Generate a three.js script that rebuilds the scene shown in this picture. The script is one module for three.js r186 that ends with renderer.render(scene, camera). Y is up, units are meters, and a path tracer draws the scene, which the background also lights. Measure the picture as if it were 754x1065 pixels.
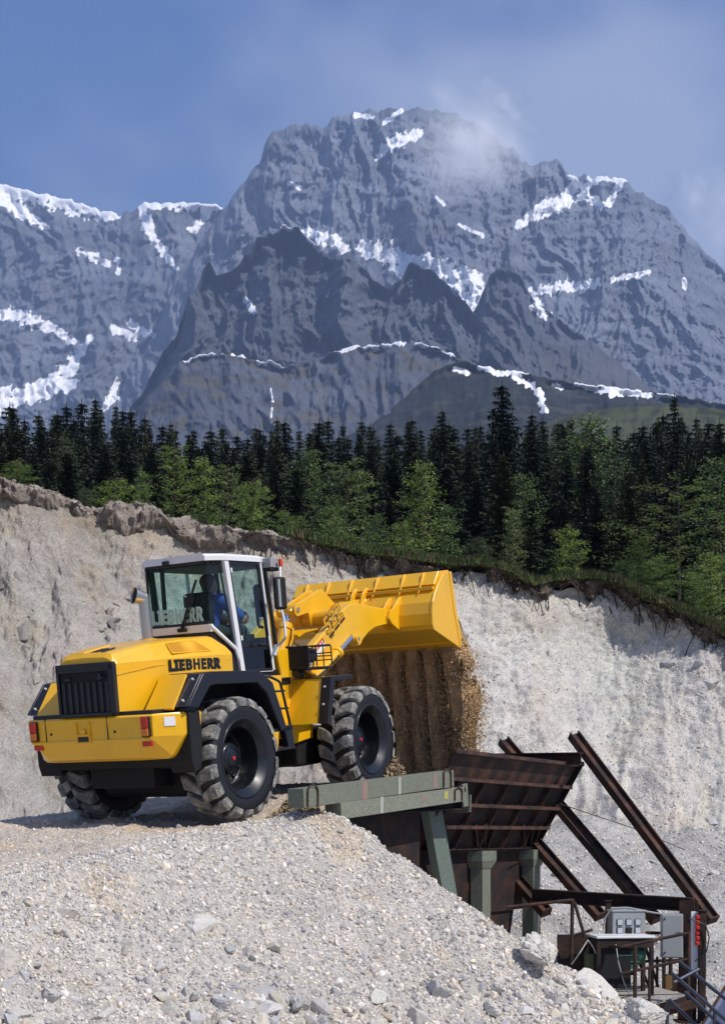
import * as THREE from 'three';
import { mergeGeometries } from 'three/addons/utils/BufferGeometryUtils.js';
import { RoundedBoxGeometry } from 'three/addons/geometries/RoundedBoxGeometry.js';
import { TextGeometry } from 'three/addons/geometries/TextGeometry.js';
import { FontLoader } from 'three/addons/loaders/FontLoader.js';
import { MarchingCubes } from 'three/addons/objects/MarchingCubes.js';
import { ImprovedNoise } from 'three/addons/math/ImprovedNoise.js';

// ---------------------------------------------------------------- camera, sky, sun, exposure
const scene = new THREE.Scene();
const FPX = 1476, HOR = 867, EYE = 1.6;                 // focal length and horizon of the photograph in its own pixels (754 x 1065)
const camera = new THREE.PerspectiveCamera(2 * Math.atan(532.5 / FPX) * 180 / Math.PI, 754 / 1065, 0.1, 16000);
camera.position.set(0, EYE, 0);
camera.setViewOffset(754, 1065, 0, -(HOR - 532.5), 754, 1065);   // a view camera with its lens raised
scene.add(camera);
const renderer = new THREE.WebGLRenderer({ antialias: true });
renderer.setSize(724, 1024);
renderer.toneMapping = THREE.LinearToneMapping;
renderer.toneMappingExposure = 1.12;
renderer.shadowMap.enabled = true;

const SUN = new THREE.Vector3(0.55, 0.743, 0.40).normalize();
const sun = new THREE.DirectionalLight(new THREE.Color(1.0, 0.955, 0.89), 4.6);
sun.position.copy(SUN).multiplyScalar(200).add(new THREE.Vector3(0, 5, -40));
sun.target.position.set(0, 5, -40); scene.add(sun.target);
sun.castShadow = true; sun.shadow.radius = 1; sun.shadow.mapSize.set(4096, 4096);
Object.assign(sun.shadow.camera, { left: -70, right: 70, top: 70, bottom: -70, near: 1, far: 500 });
scene.add(sun);
scene.fog = new THREE.FogExp2(new THREE.Color(0.46, 0.62, 1.0), 0.000115);

const perlin = new ImprovedNoise();
const n3 = (x, y, z) => perlin.noise(x, y, z);
function fbm(x, y, z, o = 4, l = 2.03, g = 0.5) { let s = 0, a = 1; for (let i = 0; i < o; i++) { s += a * n3(x, y, z + i * 7.31); x *= l; y *= l; z *= l; a *= g; } return s; }
function ridged(x, y, z, o = 4) { let s = 0, a = 1, p = 1; for (let i = 0; i < o; i++) { let v = 1 - Math.abs(n3(x, y, z + i * 5.17)) * 1.9; v *= v; s += a * v * p; p = Math.min(1, Math.max(0, v * 1.4)); x *= 2.07; y *= 2.07; a *= 0.5; } return s; }
function rng(seed) { let a = seed >>> 0; return () => { a = (a + 0x6D2B79F5) | 0; let t = Math.imul(a ^ (a >>> 15), 1 | a); t = (t + Math.imul(t ^ (t >>> 7), 61 | t)) ^ t; return ((t ^ (t >>> 14)) >>> 0) / 4294967296; }; }
const clamp = (x, a = 0, b = 1) => Math.min(b, Math.max(a, x));
const mix = (a, b, t) => a + (b - a) * t;
const sm = (a, b, x) => { const t = clamp((x - a) / (b - a)); return t * t * (3 - 2 * t); };
function curve(pts) { return u => { if (u <= pts[0][0]) return pts[0][1]; for (let i = 1; i < pts.length; i++) if (u <= pts[i][0]) { const [a, b] = pts[i - 1], [c, d] = pts[i]; return b + (d - b) * (u - a) / (c - a); } return pts[pts.length - 1][1]; }; }

// the sky: clear alpine air, deeper blue overhead, thin veils of cloud
{
  const SK = 32.19, W = 1024, H = 512, d = new Float32Array(W * H * 4);
  for (let j = 0; j < H; j++) for (let i = 0; i < W; i++) {
    const el = ((j + 0.5) / H - 0.5) * Math.PI, az = ((i + 0.5) / W - 0.5) * 2 * Math.PI;
    const x = Math.cos(el) * Math.cos(az), y = Math.sin(el), z = Math.cos(el) * Math.sin(az);
    const h = Math.max(0, y), t = Math.pow(1 - h, 2.6);
    const s = Math.max(0, x * SUN.x + y * SUN.y + z * SUN.z), glow = Math.pow(s, 8) * 0.30 + Math.pow(s, 3) * 0.10;
    let r = mix(0.042, 0.290, t) + glow, g = mix(0.122, 0.475, t) + glow * 0.98, b = mix(0.365, 0.850, t) + glow * 0.92;
    const w = fbm(x * 2.6 + SK, y * 4.5, z * 2.6, 6), veil = clamp(sm(0.0, 0.75, w + 0.10 + 0.25 * t) * 0.55);
    r = mix(r, 0.60, veil); g = mix(g, 0.67, veil); b = mix(b, 0.84, veil);
    const k = (j * W + i) * 4; d[k] = r; d[k + 1] = g; d[k + 2] = b; d[k + 3] = 1;
  }
  const tex = new THREE.DataTexture(d, W, H, THREE.RGBAFormat, THREE.FloatType);
  tex.mapping = THREE.EquirectangularReflectionMapping; tex.magFilter = THREE.LinearFilter; tex.needsUpdate = true;
  scene.background = tex; scene.environment = tex; scene.backgroundIntensity = 1; scene.environmentIntensity = 1;
}

// ---------------------------------------------------------------- helpers
const V3 = (x, y, z) => new THREE.Vector3(x, y, z);
const at = (u, v, Z) => V3((u - 377) / FPX * Z, EYE + (HOR - v) / FPX * Z, -Z);   // a point at depth Z (metres) seen in the photograph's pixel (u, v)
const taken = new Map();
function numbered(n) { const k = taken.get(n) || 0; taken.set(n, k + 1); return k ? `${n}_${String(k).padStart(3, '0')}` : n; }
function tag(o, label, category, group, kind) { if (label) o.userData.label = label; if (category) o.userData.category = category; if (group) o.userData.group = group; if (kind) o.userData.kind = kind; return o; }
function thing(name, label, category, p = [0, 0, 0], rot = 0, group) { const g = new THREE.Group(); g.name = numbered(name); g.position.set(...p); g.rotation.y = rot; scene.add(g); return tag(g, label, category, group); }
function place(name) { const g = new THREE.Group(); g.name = numbered(name); g.userData.kind = 'structure'; scene.add(g); return g; }
function boxUV(g, s = 1) {   // uv in metres, projected along the dominant axis of each face
  const p = g.attributes.position, n = g.attributes.normal, uv = new Float32Array(p.count * 2);
  for (let i = 0; i < p.count; i++) {
    const a = Math.abs(n.getX(i)), b = Math.abs(n.getY(i)), c = Math.abs(n.getZ(i));
    let u, v; if (a >= b && a >= c) { u = p.getZ(i); v = p.getY(i); } else if (b >= c) { u = p.getX(i); v = p.getZ(i); } else { u = p.getX(i); v = p.getY(i); }
    uv[2 * i] = u * s; uv[2 * i + 1] = v * s;
  }
  g.setAttribute('uv', new THREE.BufferAttribute(uv, 2)); return g;
}
function prep(g, flat = false) {
  let r = g.index ? g.toNonIndexed() : g;
  for (const k of Object.keys(r.attributes)) if (!['position', 'normal', 'uv'].includes(k)) r.deleteAttribute(k);
  if (flat || !r.attributes.normal) r.computeVertexNormals();
  r.morphAttributes = {}; r.clearGroups(); return boxUV(r);
}
const merge = gs => gs.length === 1 ? prep(gs[0]) : mergeGeometries(gs.map(g => prep(g)));
function mesh(name, geos, mat, parent) { const m = new THREE.Mesh(Array.isArray(geos) ? merge(geos) : geos, mat); m.name = parent ? name : numbered(name); m.castShadow = m.receiveShadow = true; (parent || scene).add(m); return m; }
function solo(name, geos, mat, label, category, group) { return tag(mesh(name, geos, mat), label, category, group); }
function polys(list) {   // flat faces from lists of points
  const a = []; for (const f of list) for (let i = 1; i < f.length - 1; i++) for (const p of [f[0], f[i], f[i + 1]]) a.push(p.x, p.y, p.z);
  const g = new THREE.BufferGeometry(); g.setAttribute('position', new THREE.BufferAttribute(new Float32Array(a), 3)); g.computeVertexNormals(); return boxUV(g);
}
function hexa(b, t) {   // b, t: four corners each, the same way round
  const g = polys([[b[3], b[2], b[1], b[0]], [t[0], t[1], t[2], t[3]], ...[0, 1, 2, 3].map(i => [b[i], b[(i + 1) % 4], t[(i + 1) % 4], t[i]])]);
  // turn it inside out if it was given clockwise
  const c = V3(0, 0, 0); [...b, ...t].forEach(p => c.addScaledVector(p, 1 / 8)); const P = g.attributes.position, N = g.attributes.normal; let s = 0;
  for (let i = 0; i < P.count; i++) s += (P.getX(i) - c.x) * N.getX(i) + (P.getY(i) - c.y) * N.getY(i) + (P.getZ(i) - c.z) * N.getZ(i);
  if (s < 0) { const a = P.array; for (let i = 0; i < a.length; i += 9) for (let k = 0; k < 3; k++) { const h = a[i + 3 + k]; a[i + 3 + k] = a[i + 6 + k]; a[i + 6 + k] = h; } g.computeVertexNormals(); boxUV(g); }
  return g;
}
function rod(a, b, r, r2 = r, seg = 12) { const d = b.clone().sub(a), g = new THREE.CylinderGeometry(r2, r, d.length(), seg); g.applyQuaternion(new THREE.Quaternion().setFromUnitVectors(V3(0, 1, 0), d.clone().normalize())); const c = a.clone().add(b).multiplyScalar(0.5); g.translate(c.x, c.y, c.z); return g; }
function pipe(pts, r, seg = 24, rs = 8) { return new THREE.TubeGeometry(new THREE.CatmullRomCurve3(pts, false, 'catmullrom', 0.12), seg, r, rs); }
function slabBox(w, h, d, x = 0, y = 0, z = 0, r = 0.008) { const g = new RoundedBoxGeometry(w, h, d, 2, Math.min(r, w / 2.2, h / 2.2, d / 2.2)); g.translate(x, y, z); return g; }
function bar(a, b, w, h, up = V3(0, 1, 0)) {   // a squared bar from a to b, w wide, h high
  const d = b.clone().sub(a), L = d.length(); d.normalize(); const s = d.clone().cross(up).normalize(), u = s.clone().cross(d).normalize();
  const g = new RoundedBoxGeometry(w, h, L, 1, Math.min(0.008, w / 4, h / 4)); g.applyMatrix4(new THREE.Matrix4().makeBasis(s, u, d.clone().negate()).setPosition(a.clone().add(b).multiplyScalar(0.5))); return g;
}
function ibeam(a, b, w, h, t, up = V3(0, 1, 0)) {   // an I section swept from a to b
  const d = b.clone().sub(a), L = d.length(); d.normalize(); const s = d.clone().cross(up).normalize(), u = s.clone().cross(d).normalize();
  const sh = new THREE.Shape(); const W = w / 2, H = h / 2; const p = [[-W, -H], [W, -H], [W, -H + t], [t / 2, -H + t], [t / 2, H - t], [W, H - t], [W, H], [-W, H], [-W, H - t], [-t / 2, H - t], [-t / 2, -H + t], [-W, -H + t]];
  p.forEach((q, i) => i ? sh.lineTo(...q) : sh.moveTo(...q)); sh.closePath();
  const g = new THREE.ExtrudeGeometry(sh, { depth: L, bevelEnabled: false }); g.applyMatrix4(new THREE.Matrix4().makeBasis(s.clone().negate(), u, d).setPosition(a)); return g;
}

// ---------------------------------------------------------------- textures (grain, dust, stains; never shapes)
function tex(n, f, srgb = false, rep = 1) {
  const d = new Uint8Array(n * n * 4);
  for (let j = 0; j < n; j++) for (let i = 0; i < n; i++) { const c = f(i / n, j / n), k = (j * n + i) * 4; const a = Array.isArray(c) ? c : [c, c, c]; for (let q = 0; q < 3; q++) d[k + q] = clamp(a[q]) * 255; d[k + 3] = 255; }
  const t = new THREE.DataTexture(d, n, n); t.wrapS = t.wrapT = THREE.RepeatWrapping; t.magFilter = THREE.LinearFilter; t.minFilter = THREE.LinearMipmapLinearFilter; t.generateMipmaps = true; t.repeat.set(rep, rep); if (srgb) t.colorSpace = THREE.SRGBColorSpace; t.needsUpdate = true; return t;
}
function tile(f) { return (u, v) => { const a = f(u, v), b = f(u - 1, v), c = f(u, v - 1), d = f(u - 1, v - 1), x = sm(0.7, 1, u), y = sm(0.7, 1, v); return mix(mix(a, b, x), mix(c, d, x), y); }; }
const grain = tile((u, v) => 0.5 + 0.5 * fbm(u * 14, v * 14, 3.3, 5));
const coarse = tile((u, v) => 0.5 + 0.6 * fbm(u * 4, v * 4, 9.1, 6));
const gritF = tile((u, v) => 0.5 + 0.55 * fbm(u * 40, v * 40, 5.7, 3, 2.1, 0.62));
const tGrit = tex(512, gritF, false, 0.9), tCoarse = tex(512, coarse, false, 0.35), tGrain = tex(256, grain, false, 1.3);
const tGravel = tex(512, (u, v) => { const a = gritF(u, v), b = coarse(u, v), k = 0.90 + 0.26 * (a - 0.5) + 0.10 * (b - 0.5); return [k * 1.0, k * 0.985, k * 0.96]; }, true, 0.7);
const tRust = tex(512, (u, v) => { const a = coarse(u, v), b = gritF(v, u), k = sm(0.3, 0.75, a * 0.7 + b * 0.3); return [mix(0.17, 0.37, k), mix(0.128, 0.235, k), mix(0.112, 0.170, k)]; }, true, 0.8);
const tGreen = tex(512, (u, v) => { const a = coarse(u, v), b = gritF(u, v), k = sm(0.66, 0.85, a * 0.6 + b * 0.4), s = 0.9 + 0.25 * (b - 0.5); return [mix(0.505, 0.54, k) * s, mix(0.525, 0.46, k) * s, mix(0.46, 0.38, k) * s]; }, true, 0.9);
const tYellow = tex(256, (u, v) => { const k = 1 - 0.03 * (grain(u, v) - 0.5), d = 0.16 * sm(0.52, 0.85, 0.7 * coarse(u, v) + 0.3 * gritF(u, v)); return [mix(k, 0.80, d), mix(k, 0.82, d), mix(k, 1.0, d * 0.3)]; }, true, 0.5);
const tDust = tex(256, (u, v) => { const k = sm(0.35, 0.75, 0.6 * coarse(u, v) + 0.4 * gritF(u, v)); return [mix(0.36, 0.62, k), mix(0.36, 0.60, k), mix(0.36, 0.56, k)]; }, true, 1.7);
const M = {};
const std = (o) => new THREE.MeshStandardMaterial(o);
const lin = (r, g, b) => new THREE.Color().setRGB(r, g, b);
M.yellow = new THREE.MeshPhysicalMaterial({ color: lin(0.92, 0.485, 0.005), map: tYellow, roughness: 0.36, roughnessMap: null, clearcoat: 0.5, clearcoatRoughness: 0.18 });
M.black = std({ color: lin(0.012, 0.012, 0.016), roughness: 0.42 });
M.blackMatte = std({ color: lin(0.0045, 0.0045, 0.005), roughness: 0.75 });
M.rubber = std({ color: lin(0.011, 0.012, 0.015), roughness: 0.55, bumpMap: tGrit, bumpScale: 0.002 });
M.tread = std({ color: lin(1.15, 1.15, 1.15), map: tDust, roughness: 0.85, bumpMap: tGrit, bumpScale: 0.006 });
M.rim = new THREE.MeshPhysicalMaterial({ color: lin(0.005, 0.006, 0.009), roughness: 0.38, clearcoat: 0.35, clearcoatRoughness: 0.15 });
M.white = std({ color: lin(0.80, 0.80, 0.79), roughness: 0.35 });
M.greyPaint = std({ color: lin(0.33, 0.34, 0.34), roughness: 0.45 });
M.chrome = std({ color: lin(0.75, 0.75, 0.76), roughness: 0.16, metalness: 1 });
M.steel = std({ color: lin(0.55, 0.54, 0.52), roughness: 0.33, metalness: 0.9, bumpMap: tGrain, bumpScale: 0.001 });
M.glass = new THREE.MeshPhysicalMaterial({ color: lin(0.72, 0.90, 0.86), transmission: 1, thickness: 0, roughness: 0.02, ior: 1.5 });
M.glassDark = new THREE.MeshPhysicalMaterial({ color: lin(0.10, 0.13, 0.17), transmission: 1, thickness: 0, roughness: 0.02, ior: 1.5 });
M.red = std({ color: lin(0.60, 0.03, 0.015), roughness: 0.3 });
M.amber = std({ color: lin(0.75, 0.20, 0.02), roughness: 0.3 });
M.rust = std({ map: tRust, color: lin(1, 1, 1), roughness: 0.82, bumpMap: tGrit, bumpScale: 0.004 });
M.rustDark = std({ map: tRust, color: lin(0.42, 0.40, 0.42), roughness: 0.8, bumpMap: tGrit, bumpScale: 0.004 });
M.greenPaint = std({ map: tGreen, color: lin(1, 1, 1), roughness: 0.75, bumpMap: tGrit, bumpScale: 0.003 });
M.bluePaint = std({ color: lin(0.13, 0.16, 0.25), roughness: 0.5, bumpMap: tGrain, bumpScale: 0.002 });
// ---------------------------------------------------------------- the quarry: ground, heap, face
const SITE = { o: V3(-1.569, 0, -18.264), r: V3(0.866, 0, 0.5), f: V3(0.5, 0, -0.866) };   // r to the loader's right, f the way it faces
const S = (r, y, f) => V3(SITE.o.x + r * SITE.r.x + f * SITE.f.x, y, SITE.o.z + r * SITE.r.z + f * SITE.f.z);
const rampY = f => 1.97 + 0.131 * clamp(f, -18, 2.8);
const softmin = (a, b, k) => { const h = clamp(0.5 + 0.5 * (b - a) / k); return mix(b, a, h) - k * h * (1 - h); };
const softmax = (a, b, k) => -softmin(-a, -b, k);
function heapBase(r, f) {
  let y = rampY(f);
  const re = 1.62 + 0.16 * n3(f * 0.5, 3.1, 0) - 0.25 * sm(-3.5, -7, f);
  y = softmin(y + 0.05, y + 0.05 - 0.63 * (r - re), 0.22);
  y -= 0.30 * Math.max(0, -1.9 - r);
  y = softmax(y, -0.95 + 0.25 * n3(r * 0.5, f * 0.5, 8), 0.5);
  y = Math.max(y, r < 0 ? 0.9 : -2);
  y += 0.16 * fbm(r * 0.45, f * 0.45, 2.2, 3);
  const cut = sm(-0.75, 0.15, f + 0.28 * n3(r * 0.9, f * 0.9, 4) - 0.55 * sm(3.0, 5.2, r)) * mix(sm(1.30, 1.75, r), sm(1.19, 1.30, r), sm(-0.3, 0.3, f));
  y = mix(y, Math.min(y, -1.3), cut);
  y = mix(y, Math.min(y, -1.3), sm(2.25, 2.7, f) * sm(-2.3, -1.9, r));
  return y;
}
function heapY(r, f) {
  let y = heapBase(r, f);
  const slope = sm(1.3, 2.0, r);
  y += 0.075 * fbm(r * 1.7, f * 1.9, 1.7, 4) * (0.4 + 0.6 * slope) + 0.05 * slope * Math.max(0, n3(r * 1.6, f * 1.1, 11)) ;
  // wheel tracks pressed into the roadway
  for (const t of [-0.98, 0.98]) y -= 0.045 * Math.exp(-Math.pow((r - t + 0.15 * Math.sin(f * 0.4)) / 0.26, 2)) * sm(0.5, -1, f) * (1 - slope);
  y += 0.018 * fbm(r * 7, f * 7, 5.1, 3) + 0.012 * n3(r * 21, f * 21, 2.5);
  return y;
}
function gridMesh(nu, nv, fn, colorFn) {
  const p = new Float32Array(nu * nv * 3), c = new Float32Array(nu * nv * 3), uv = new Float32Array(nu * nv * 2), idx = [];
  for (let j = 0; j < nv; j++) for (let i = 0; i < nu; i++) {
    const k = j * nu + i, q = fn(i / (nu - 1), j / (nv - 1)); p[3 * k] = q.x; p[3 * k + 1] = q.y; p[3 * k + 2] = q.z;
    uv[2 * k] = q.u ?? q.x; uv[2 * k + 1] = q.v ?? q.z;
    const co = colorFn(q, i / (nu - 1), j / (nv - 1)); c[3 * k] = co[0]; c[3 * k + 1] = co[1]; c[3 * k + 2] = co[2];
  }
  for (let j = 0; j < nv - 1; j++) for (let i = 0; i < nu - 1; i++) { const a = j * nu + i; idx.push(a, a + 1, a + nu, a + 1, a + nu + 1, a + nu); }
  const g = new THREE.BufferGeometry(); g.setAttribute('position', new THREE.BufferAttribute(p, 3)); g.setAttribute('color', new THREE.BufferAttribute(c, 3)); g.setAttribute('uv', new THREE.BufferAttribute(uv, 2)); g.setIndex(idx); g.computeVertexNormals(); return g;
}
M.gravel = std({ vertexColors: true, map: tGravel, roughness: 0.95, bumpMap: tGrit, bumpScale: 0.018 });
M.cliff = std({ vertexColors: true, map: tGravel, roughness: 0.95, bumpMap: tGrit, bumpScale: 0.018 });
M.earth = std({ vertexColors: true, roughness: 1, bumpMap: tGrit, bumpScale: 0.02 });

const gravelTone = (r, f, y) => {   // pale limestone chippings, with a few buff stains
  const a = fbm(r * 0.8, f * 0.8, 6.6, 4), b = sm(0.22, 0.5, fbm(r * 0.55 + 3, f * 0.7, 1.1, 4)), road = sm(1.7, 1.1, r);
  const k = 0.60 + 0.10 * a + 0.05 * n3(r * 9, f * 9, 3) + 0.04 * road;
  return [k * mix(1.02, 1.08, b) * mix(1, 1.05, road), k * mix(0.975, 0.92, b) * mix(1, 0.975, road), k * mix(0.925, 0.72, b) * mix(1, 0.88, road)];
};
const R0 = -5.5, R1 = 8.2, F0 = -13, F1 = 3.2;
const heap = place('gravel_heap');
const heapSurface = mesh('surface', gridMesh(440, 520, (a, b) => { const r = mix(R0, R1, a), f = mix(F1, F0, b), y = heapY(r, f), p = S(r, y, f); return { x: p.x, y, z: p.z, u: r, v: f }; }, (q) => gravelTone(q.u, q.v, q.y)), M.gravel, heap);

// the floor of the quarry, falling into the pit on the right, far enough round to stand on
const floorY = (x, z) => mix(0.75, -1.45, sm(-1.5, 1.5, x - 0.35 * (-z - 18))) + 0.22 * fbm(x * 0.3, z * 0.3, 4.4, 3);
const floorTone = (q) => { const k = 0.47 + 0.07 * fbm(q.x * 0.6, q.z * 0.6, 2, 4); return [k, k * 0.98, k * 0.95]; };
const quarryFloor = mesh('quarry_floor', gridMesh(260, 160, (a, b) => { const x = mix(-55, 55, a), z = mix(-36, 26, b); return { x, y: floorY(x, z), z }; }, floorTone), M.gravel); quarryFloor.userData.kind = 'structure';
const talusY = (x, Z) => { const d = Z - 21.5 - 0.10 * (x - 5); let y = -1.25 + 0.265 * Math.max(0, d) - 2.5 * sm(1.2, -1.0, x - 0.3 * (Z - 22)); y += 0.28 * fbm(x * 0.5, Z * 0.5, 7, 4) * sm(0, 3, d + 2) + 0.07 * fbm(x * 2.4, Z * 2.4, 3, 3) + 0.03 * n3(x * 9, Z * 9, 1); return y; };
const talus = place('talus_slope');
mesh('surface', gridMesh(260, 240, (a, b) => { const x = mix(-2, 17, a), Z = mix(33.5, 17.5, b); return { x, y: talusY(x, Z), z: -Z }; }, (q) => { const k = 0.52 + 0.08 * fbm(q.x * 0.7, q.z * 0.7, 5, 4); return [k, k * 0.99, k * 0.985]; }), M.gravel, talus);

// the quarry face
const crestV = curve([[-400, 520], [-200, 500], [-60, 503], [0, 506], [30, 508], [60, 514], [90, 532], [115, 533], [150, 533], [200, 546], [250, 553], [280, 556], [300, 562], [350, 574], [380, 581], [430, 587], [470, 593], [500, 591], [525, 598], [540, 606], [555, 613], [575, 608], [600, 606], [625, 606], [650, 614], [680, 630], [720, 645], [754, 664], [820, 690], [900, 700], [1300, 705]]);
const crestZ = curve([[-400, 22], [-60, 29.5], [0, 30], [200, 33], [380, 35], [470, 36], [540, 36.6], [556, 36.9], [600, 38], [640, 38.2], [754, 37.2], [900, 35], [1300, 28]]);
const baseZ = curve([[-400, 15], [-60, 22.5], [0, 23.6], [120, 25.2], [250, 27.5], [380, 29], [520, 30], [600, 30.6], [754, 30.4], [900, 28], [1300, 22]]);
const baseYc = curve([[-400, 0.6], [0, 0.7], [350, 0.4], [480, -0.4], [620, -0.6], [754, -0.6], [1300, -0.5]]);
const crestPoint = u => at(u, crestV(u), crestZ(u));
const basePoint = u => { const Z = baseZ(u); return V3((u - 377) / FPX * Z, baseYc(u), -Z); };
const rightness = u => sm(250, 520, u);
function facePoint(u, t) {
  const B = basePoint(u), C = crestPoint(u), h = 1 - Math.pow(1 - clamp(t, 0, 1), 1.28), P = V3(mix(B.x, C.x, h), mix(B.y, C.y - 0.12, t), mix(B.z, C.z, h));
  const s = u * 0.0225, y = P.y, w = rightness(u), env = sm(0, 0.12, t) * (1 - 0.7 * sm(0.88, 1, t));
  let d = mix(0.75, 0.5, w) * fbm(s * 0.34, y * 0.26, 1.3, 3) * env;
  d += w * 0.13 * (ridged(s * 0.85 + 0.25 * n3(s, y * 0.5, 3), y * 0.14, 5.5, 3) - 0.8) * env;
  d += (1 - w) * 0.22 * fbm((s + y * 0.7) * 0.55, (y - s * 0.5) * 0.22, 7.7, 3) * env;
  d += 0.13 * fbm(s * 1.6, y * 1.5, 2.6, 3) + (0.055 - 0.005 * w) * fbm(s * 5.5, y * 4.2, 6.1, 2) + (0.03 - 0.005 * w) * n3(s * 15, y * 11, 3.3) + 0.018 * n3(s * 29, y * 24, 1.3);
  const lump = Math.max(0, n3(s * 3.1, y * 3.1, 12) - 0.28); d += mix(0.22, 0.12, w) * lump + w * 0.06 * Math.max(0, n3(s * 6.3, y * 5.6, 2) - 0.30) * mix(0.7, 1, w);
  d += w * 0.032 * ridged(s * 4.2, y * 0.7, 2.5, 2);
  P.y += d * 0.45; P.z += d * 0.9; P.x += 0.12 * d * (w * 2 - 1);
  return { x: P.x, y: P.y, z: P.z, u: s, v: y, d, t, pu: u };
}
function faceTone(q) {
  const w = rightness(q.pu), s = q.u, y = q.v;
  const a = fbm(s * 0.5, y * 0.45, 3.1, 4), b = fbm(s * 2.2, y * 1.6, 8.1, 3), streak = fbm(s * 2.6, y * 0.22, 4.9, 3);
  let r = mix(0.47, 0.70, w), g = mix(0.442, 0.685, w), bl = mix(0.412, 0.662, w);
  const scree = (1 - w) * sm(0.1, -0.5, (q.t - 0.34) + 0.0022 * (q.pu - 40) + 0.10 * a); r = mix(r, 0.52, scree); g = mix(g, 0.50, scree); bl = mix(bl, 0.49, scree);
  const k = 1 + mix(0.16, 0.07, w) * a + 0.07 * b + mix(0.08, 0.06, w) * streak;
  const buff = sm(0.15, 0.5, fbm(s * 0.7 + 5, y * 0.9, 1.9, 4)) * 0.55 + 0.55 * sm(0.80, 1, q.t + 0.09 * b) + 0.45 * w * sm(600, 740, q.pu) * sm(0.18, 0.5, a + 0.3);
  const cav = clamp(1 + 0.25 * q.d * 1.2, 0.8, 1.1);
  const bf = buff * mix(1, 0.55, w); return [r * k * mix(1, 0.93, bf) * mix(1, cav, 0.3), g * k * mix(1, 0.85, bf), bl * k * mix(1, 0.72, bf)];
}
const face = place('quarry_face');
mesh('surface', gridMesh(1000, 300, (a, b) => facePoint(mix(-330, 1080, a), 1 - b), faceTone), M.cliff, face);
// the torn edge of topsoil along the crest, hanging over the face
const lipThick = curve([[-400, 0.8], [40, 0.80], [120, 1.0], [240, 0.62], [330, 0.70], [460, 0.42], [520, 0.55], [560, 0.85], [600, 0.4], [660, 0.6], [740, 0.75], [1300, 0.6]]);
const lipOut = [[-0.25, -1.05], [-0.02, -0.85], [0.10, -0.62], [0.26, -0.42], [0.34, -0.22], [0.30, -0.04], [0.16, 0.06], [-0.10, 0.13], [-0.7, 0.16], [-1.6, 0.2], [-3, 0.22]];
const topsoilPoint = (u, w) => {
  const C = crestPoint(u), wr = rightness(u), th = lipThick(u) * mix(0.75 + 0.5 * fbm(u * 0.02, 0, 2.2, 3), clamp(0.62 + 1.5 * fbm(u * 0.035, 0, 8.2, 4), 0.12, 1.7), wr), x = w * (lipOut.length - 1), i = Math.min(lipOut.length - 2, Math.floor(x)), k = x - i, s = u * 0.0225;
  let o = mix(lipOut[i][0], lipOut[i + 1][0], k) * mix(1, clamp(0.5 + 1.6 * n3(u * 0.05, 3.3, 1), -0.3, 1.3), wr * sm(0.95, 0.75, w)), dy = mix(lipOut[i][1], lipOut[i + 1][1], k) * th;
  const wave = 0.32 * fbm(s * 0.9, 1, 5.2, 3), fr = sm(0, 0.2, w) * sm(0.95, 0.6, w);
  const n = 0.18 * fbm(s * 2.2, w * 4, 1.4, 4) + 0.10 * n3(s * 6, w * 9, 7) + 0.07 * n3(s * 15, w * 18, 2) - 0.22 * sm(0.1, 0.5, n3(s * 1.7, 4.4, 2)); o = o + (wave + n) * fr; dy += (0.20 * fbm(s * 1.4, w * 3, 9.4, 4) + 0.06 * n3(s * 11, w * 12, 5)) * fr + 0.12 * Math.max(0, n3(s * 1.3, 5, 1)) * sm(0.5, 0.8, w);
  return { x: C.x, y: C.y + dy, z: C.z + o, u: s, v: w * 2, pu: u, w };
};
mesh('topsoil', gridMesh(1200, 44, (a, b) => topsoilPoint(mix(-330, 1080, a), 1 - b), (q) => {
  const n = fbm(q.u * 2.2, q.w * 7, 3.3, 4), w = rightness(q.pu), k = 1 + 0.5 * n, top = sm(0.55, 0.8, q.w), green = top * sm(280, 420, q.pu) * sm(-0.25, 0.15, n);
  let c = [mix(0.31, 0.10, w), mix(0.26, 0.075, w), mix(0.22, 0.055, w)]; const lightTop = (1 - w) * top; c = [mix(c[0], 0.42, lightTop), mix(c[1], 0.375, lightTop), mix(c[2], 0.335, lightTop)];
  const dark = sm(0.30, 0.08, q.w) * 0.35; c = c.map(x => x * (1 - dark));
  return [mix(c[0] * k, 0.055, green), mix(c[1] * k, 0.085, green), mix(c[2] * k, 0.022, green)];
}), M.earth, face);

// forest floor behind the crest, rising to the foot of the mountains
const forestY = (u, Z) => { const C = crestPoint(u), d = Math.max(0, Z - crestZ(u)); return C.y + 0.12 + 0.045 * Math.min(d, 12) + 0.12 * Math.min(Math.max(0, d - 12), 90) + 0.27 * Math.max(0, d - 102) * sm(80, 400, d) + 0.25 * fbm(u * 0.012, Z * 0.2, 6, 2); };
const forestFloor = mesh('forest_floor', gridMesh(200, 90, (a, b) => { const u = mix(-900, 1700, a), Zc = crestZ(u) + 1.2, Z = Zc + Math.pow(1 - b, 3) * 640, p = at(u, 0, Z); return { x: p.x, y: forestY(u, Z), z: -Z }; }, (q) => { const n = fbm(q.x * 0.3, q.z * 0.3, 2, 4), m = sm(-90, -250, q.z); return [0.026 + 0.010 * n - 0.006 * m, 0.034 + 0.012 * n - 0.004 * m, 0.018]; }), M.earth); forestFloor.userData.kind = 'structure';
const valley = mesh('valley_ground', (() => { const g = new THREE.CircleGeometry(7000, 64); g.rotateX(-Math.PI / 2); g.translate(0, -4, 0); return g; })(), std({ color: lin(0.06, 0.08, 0.04), roughness: 1 })); valley.userData.kind = 'structure';

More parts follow.
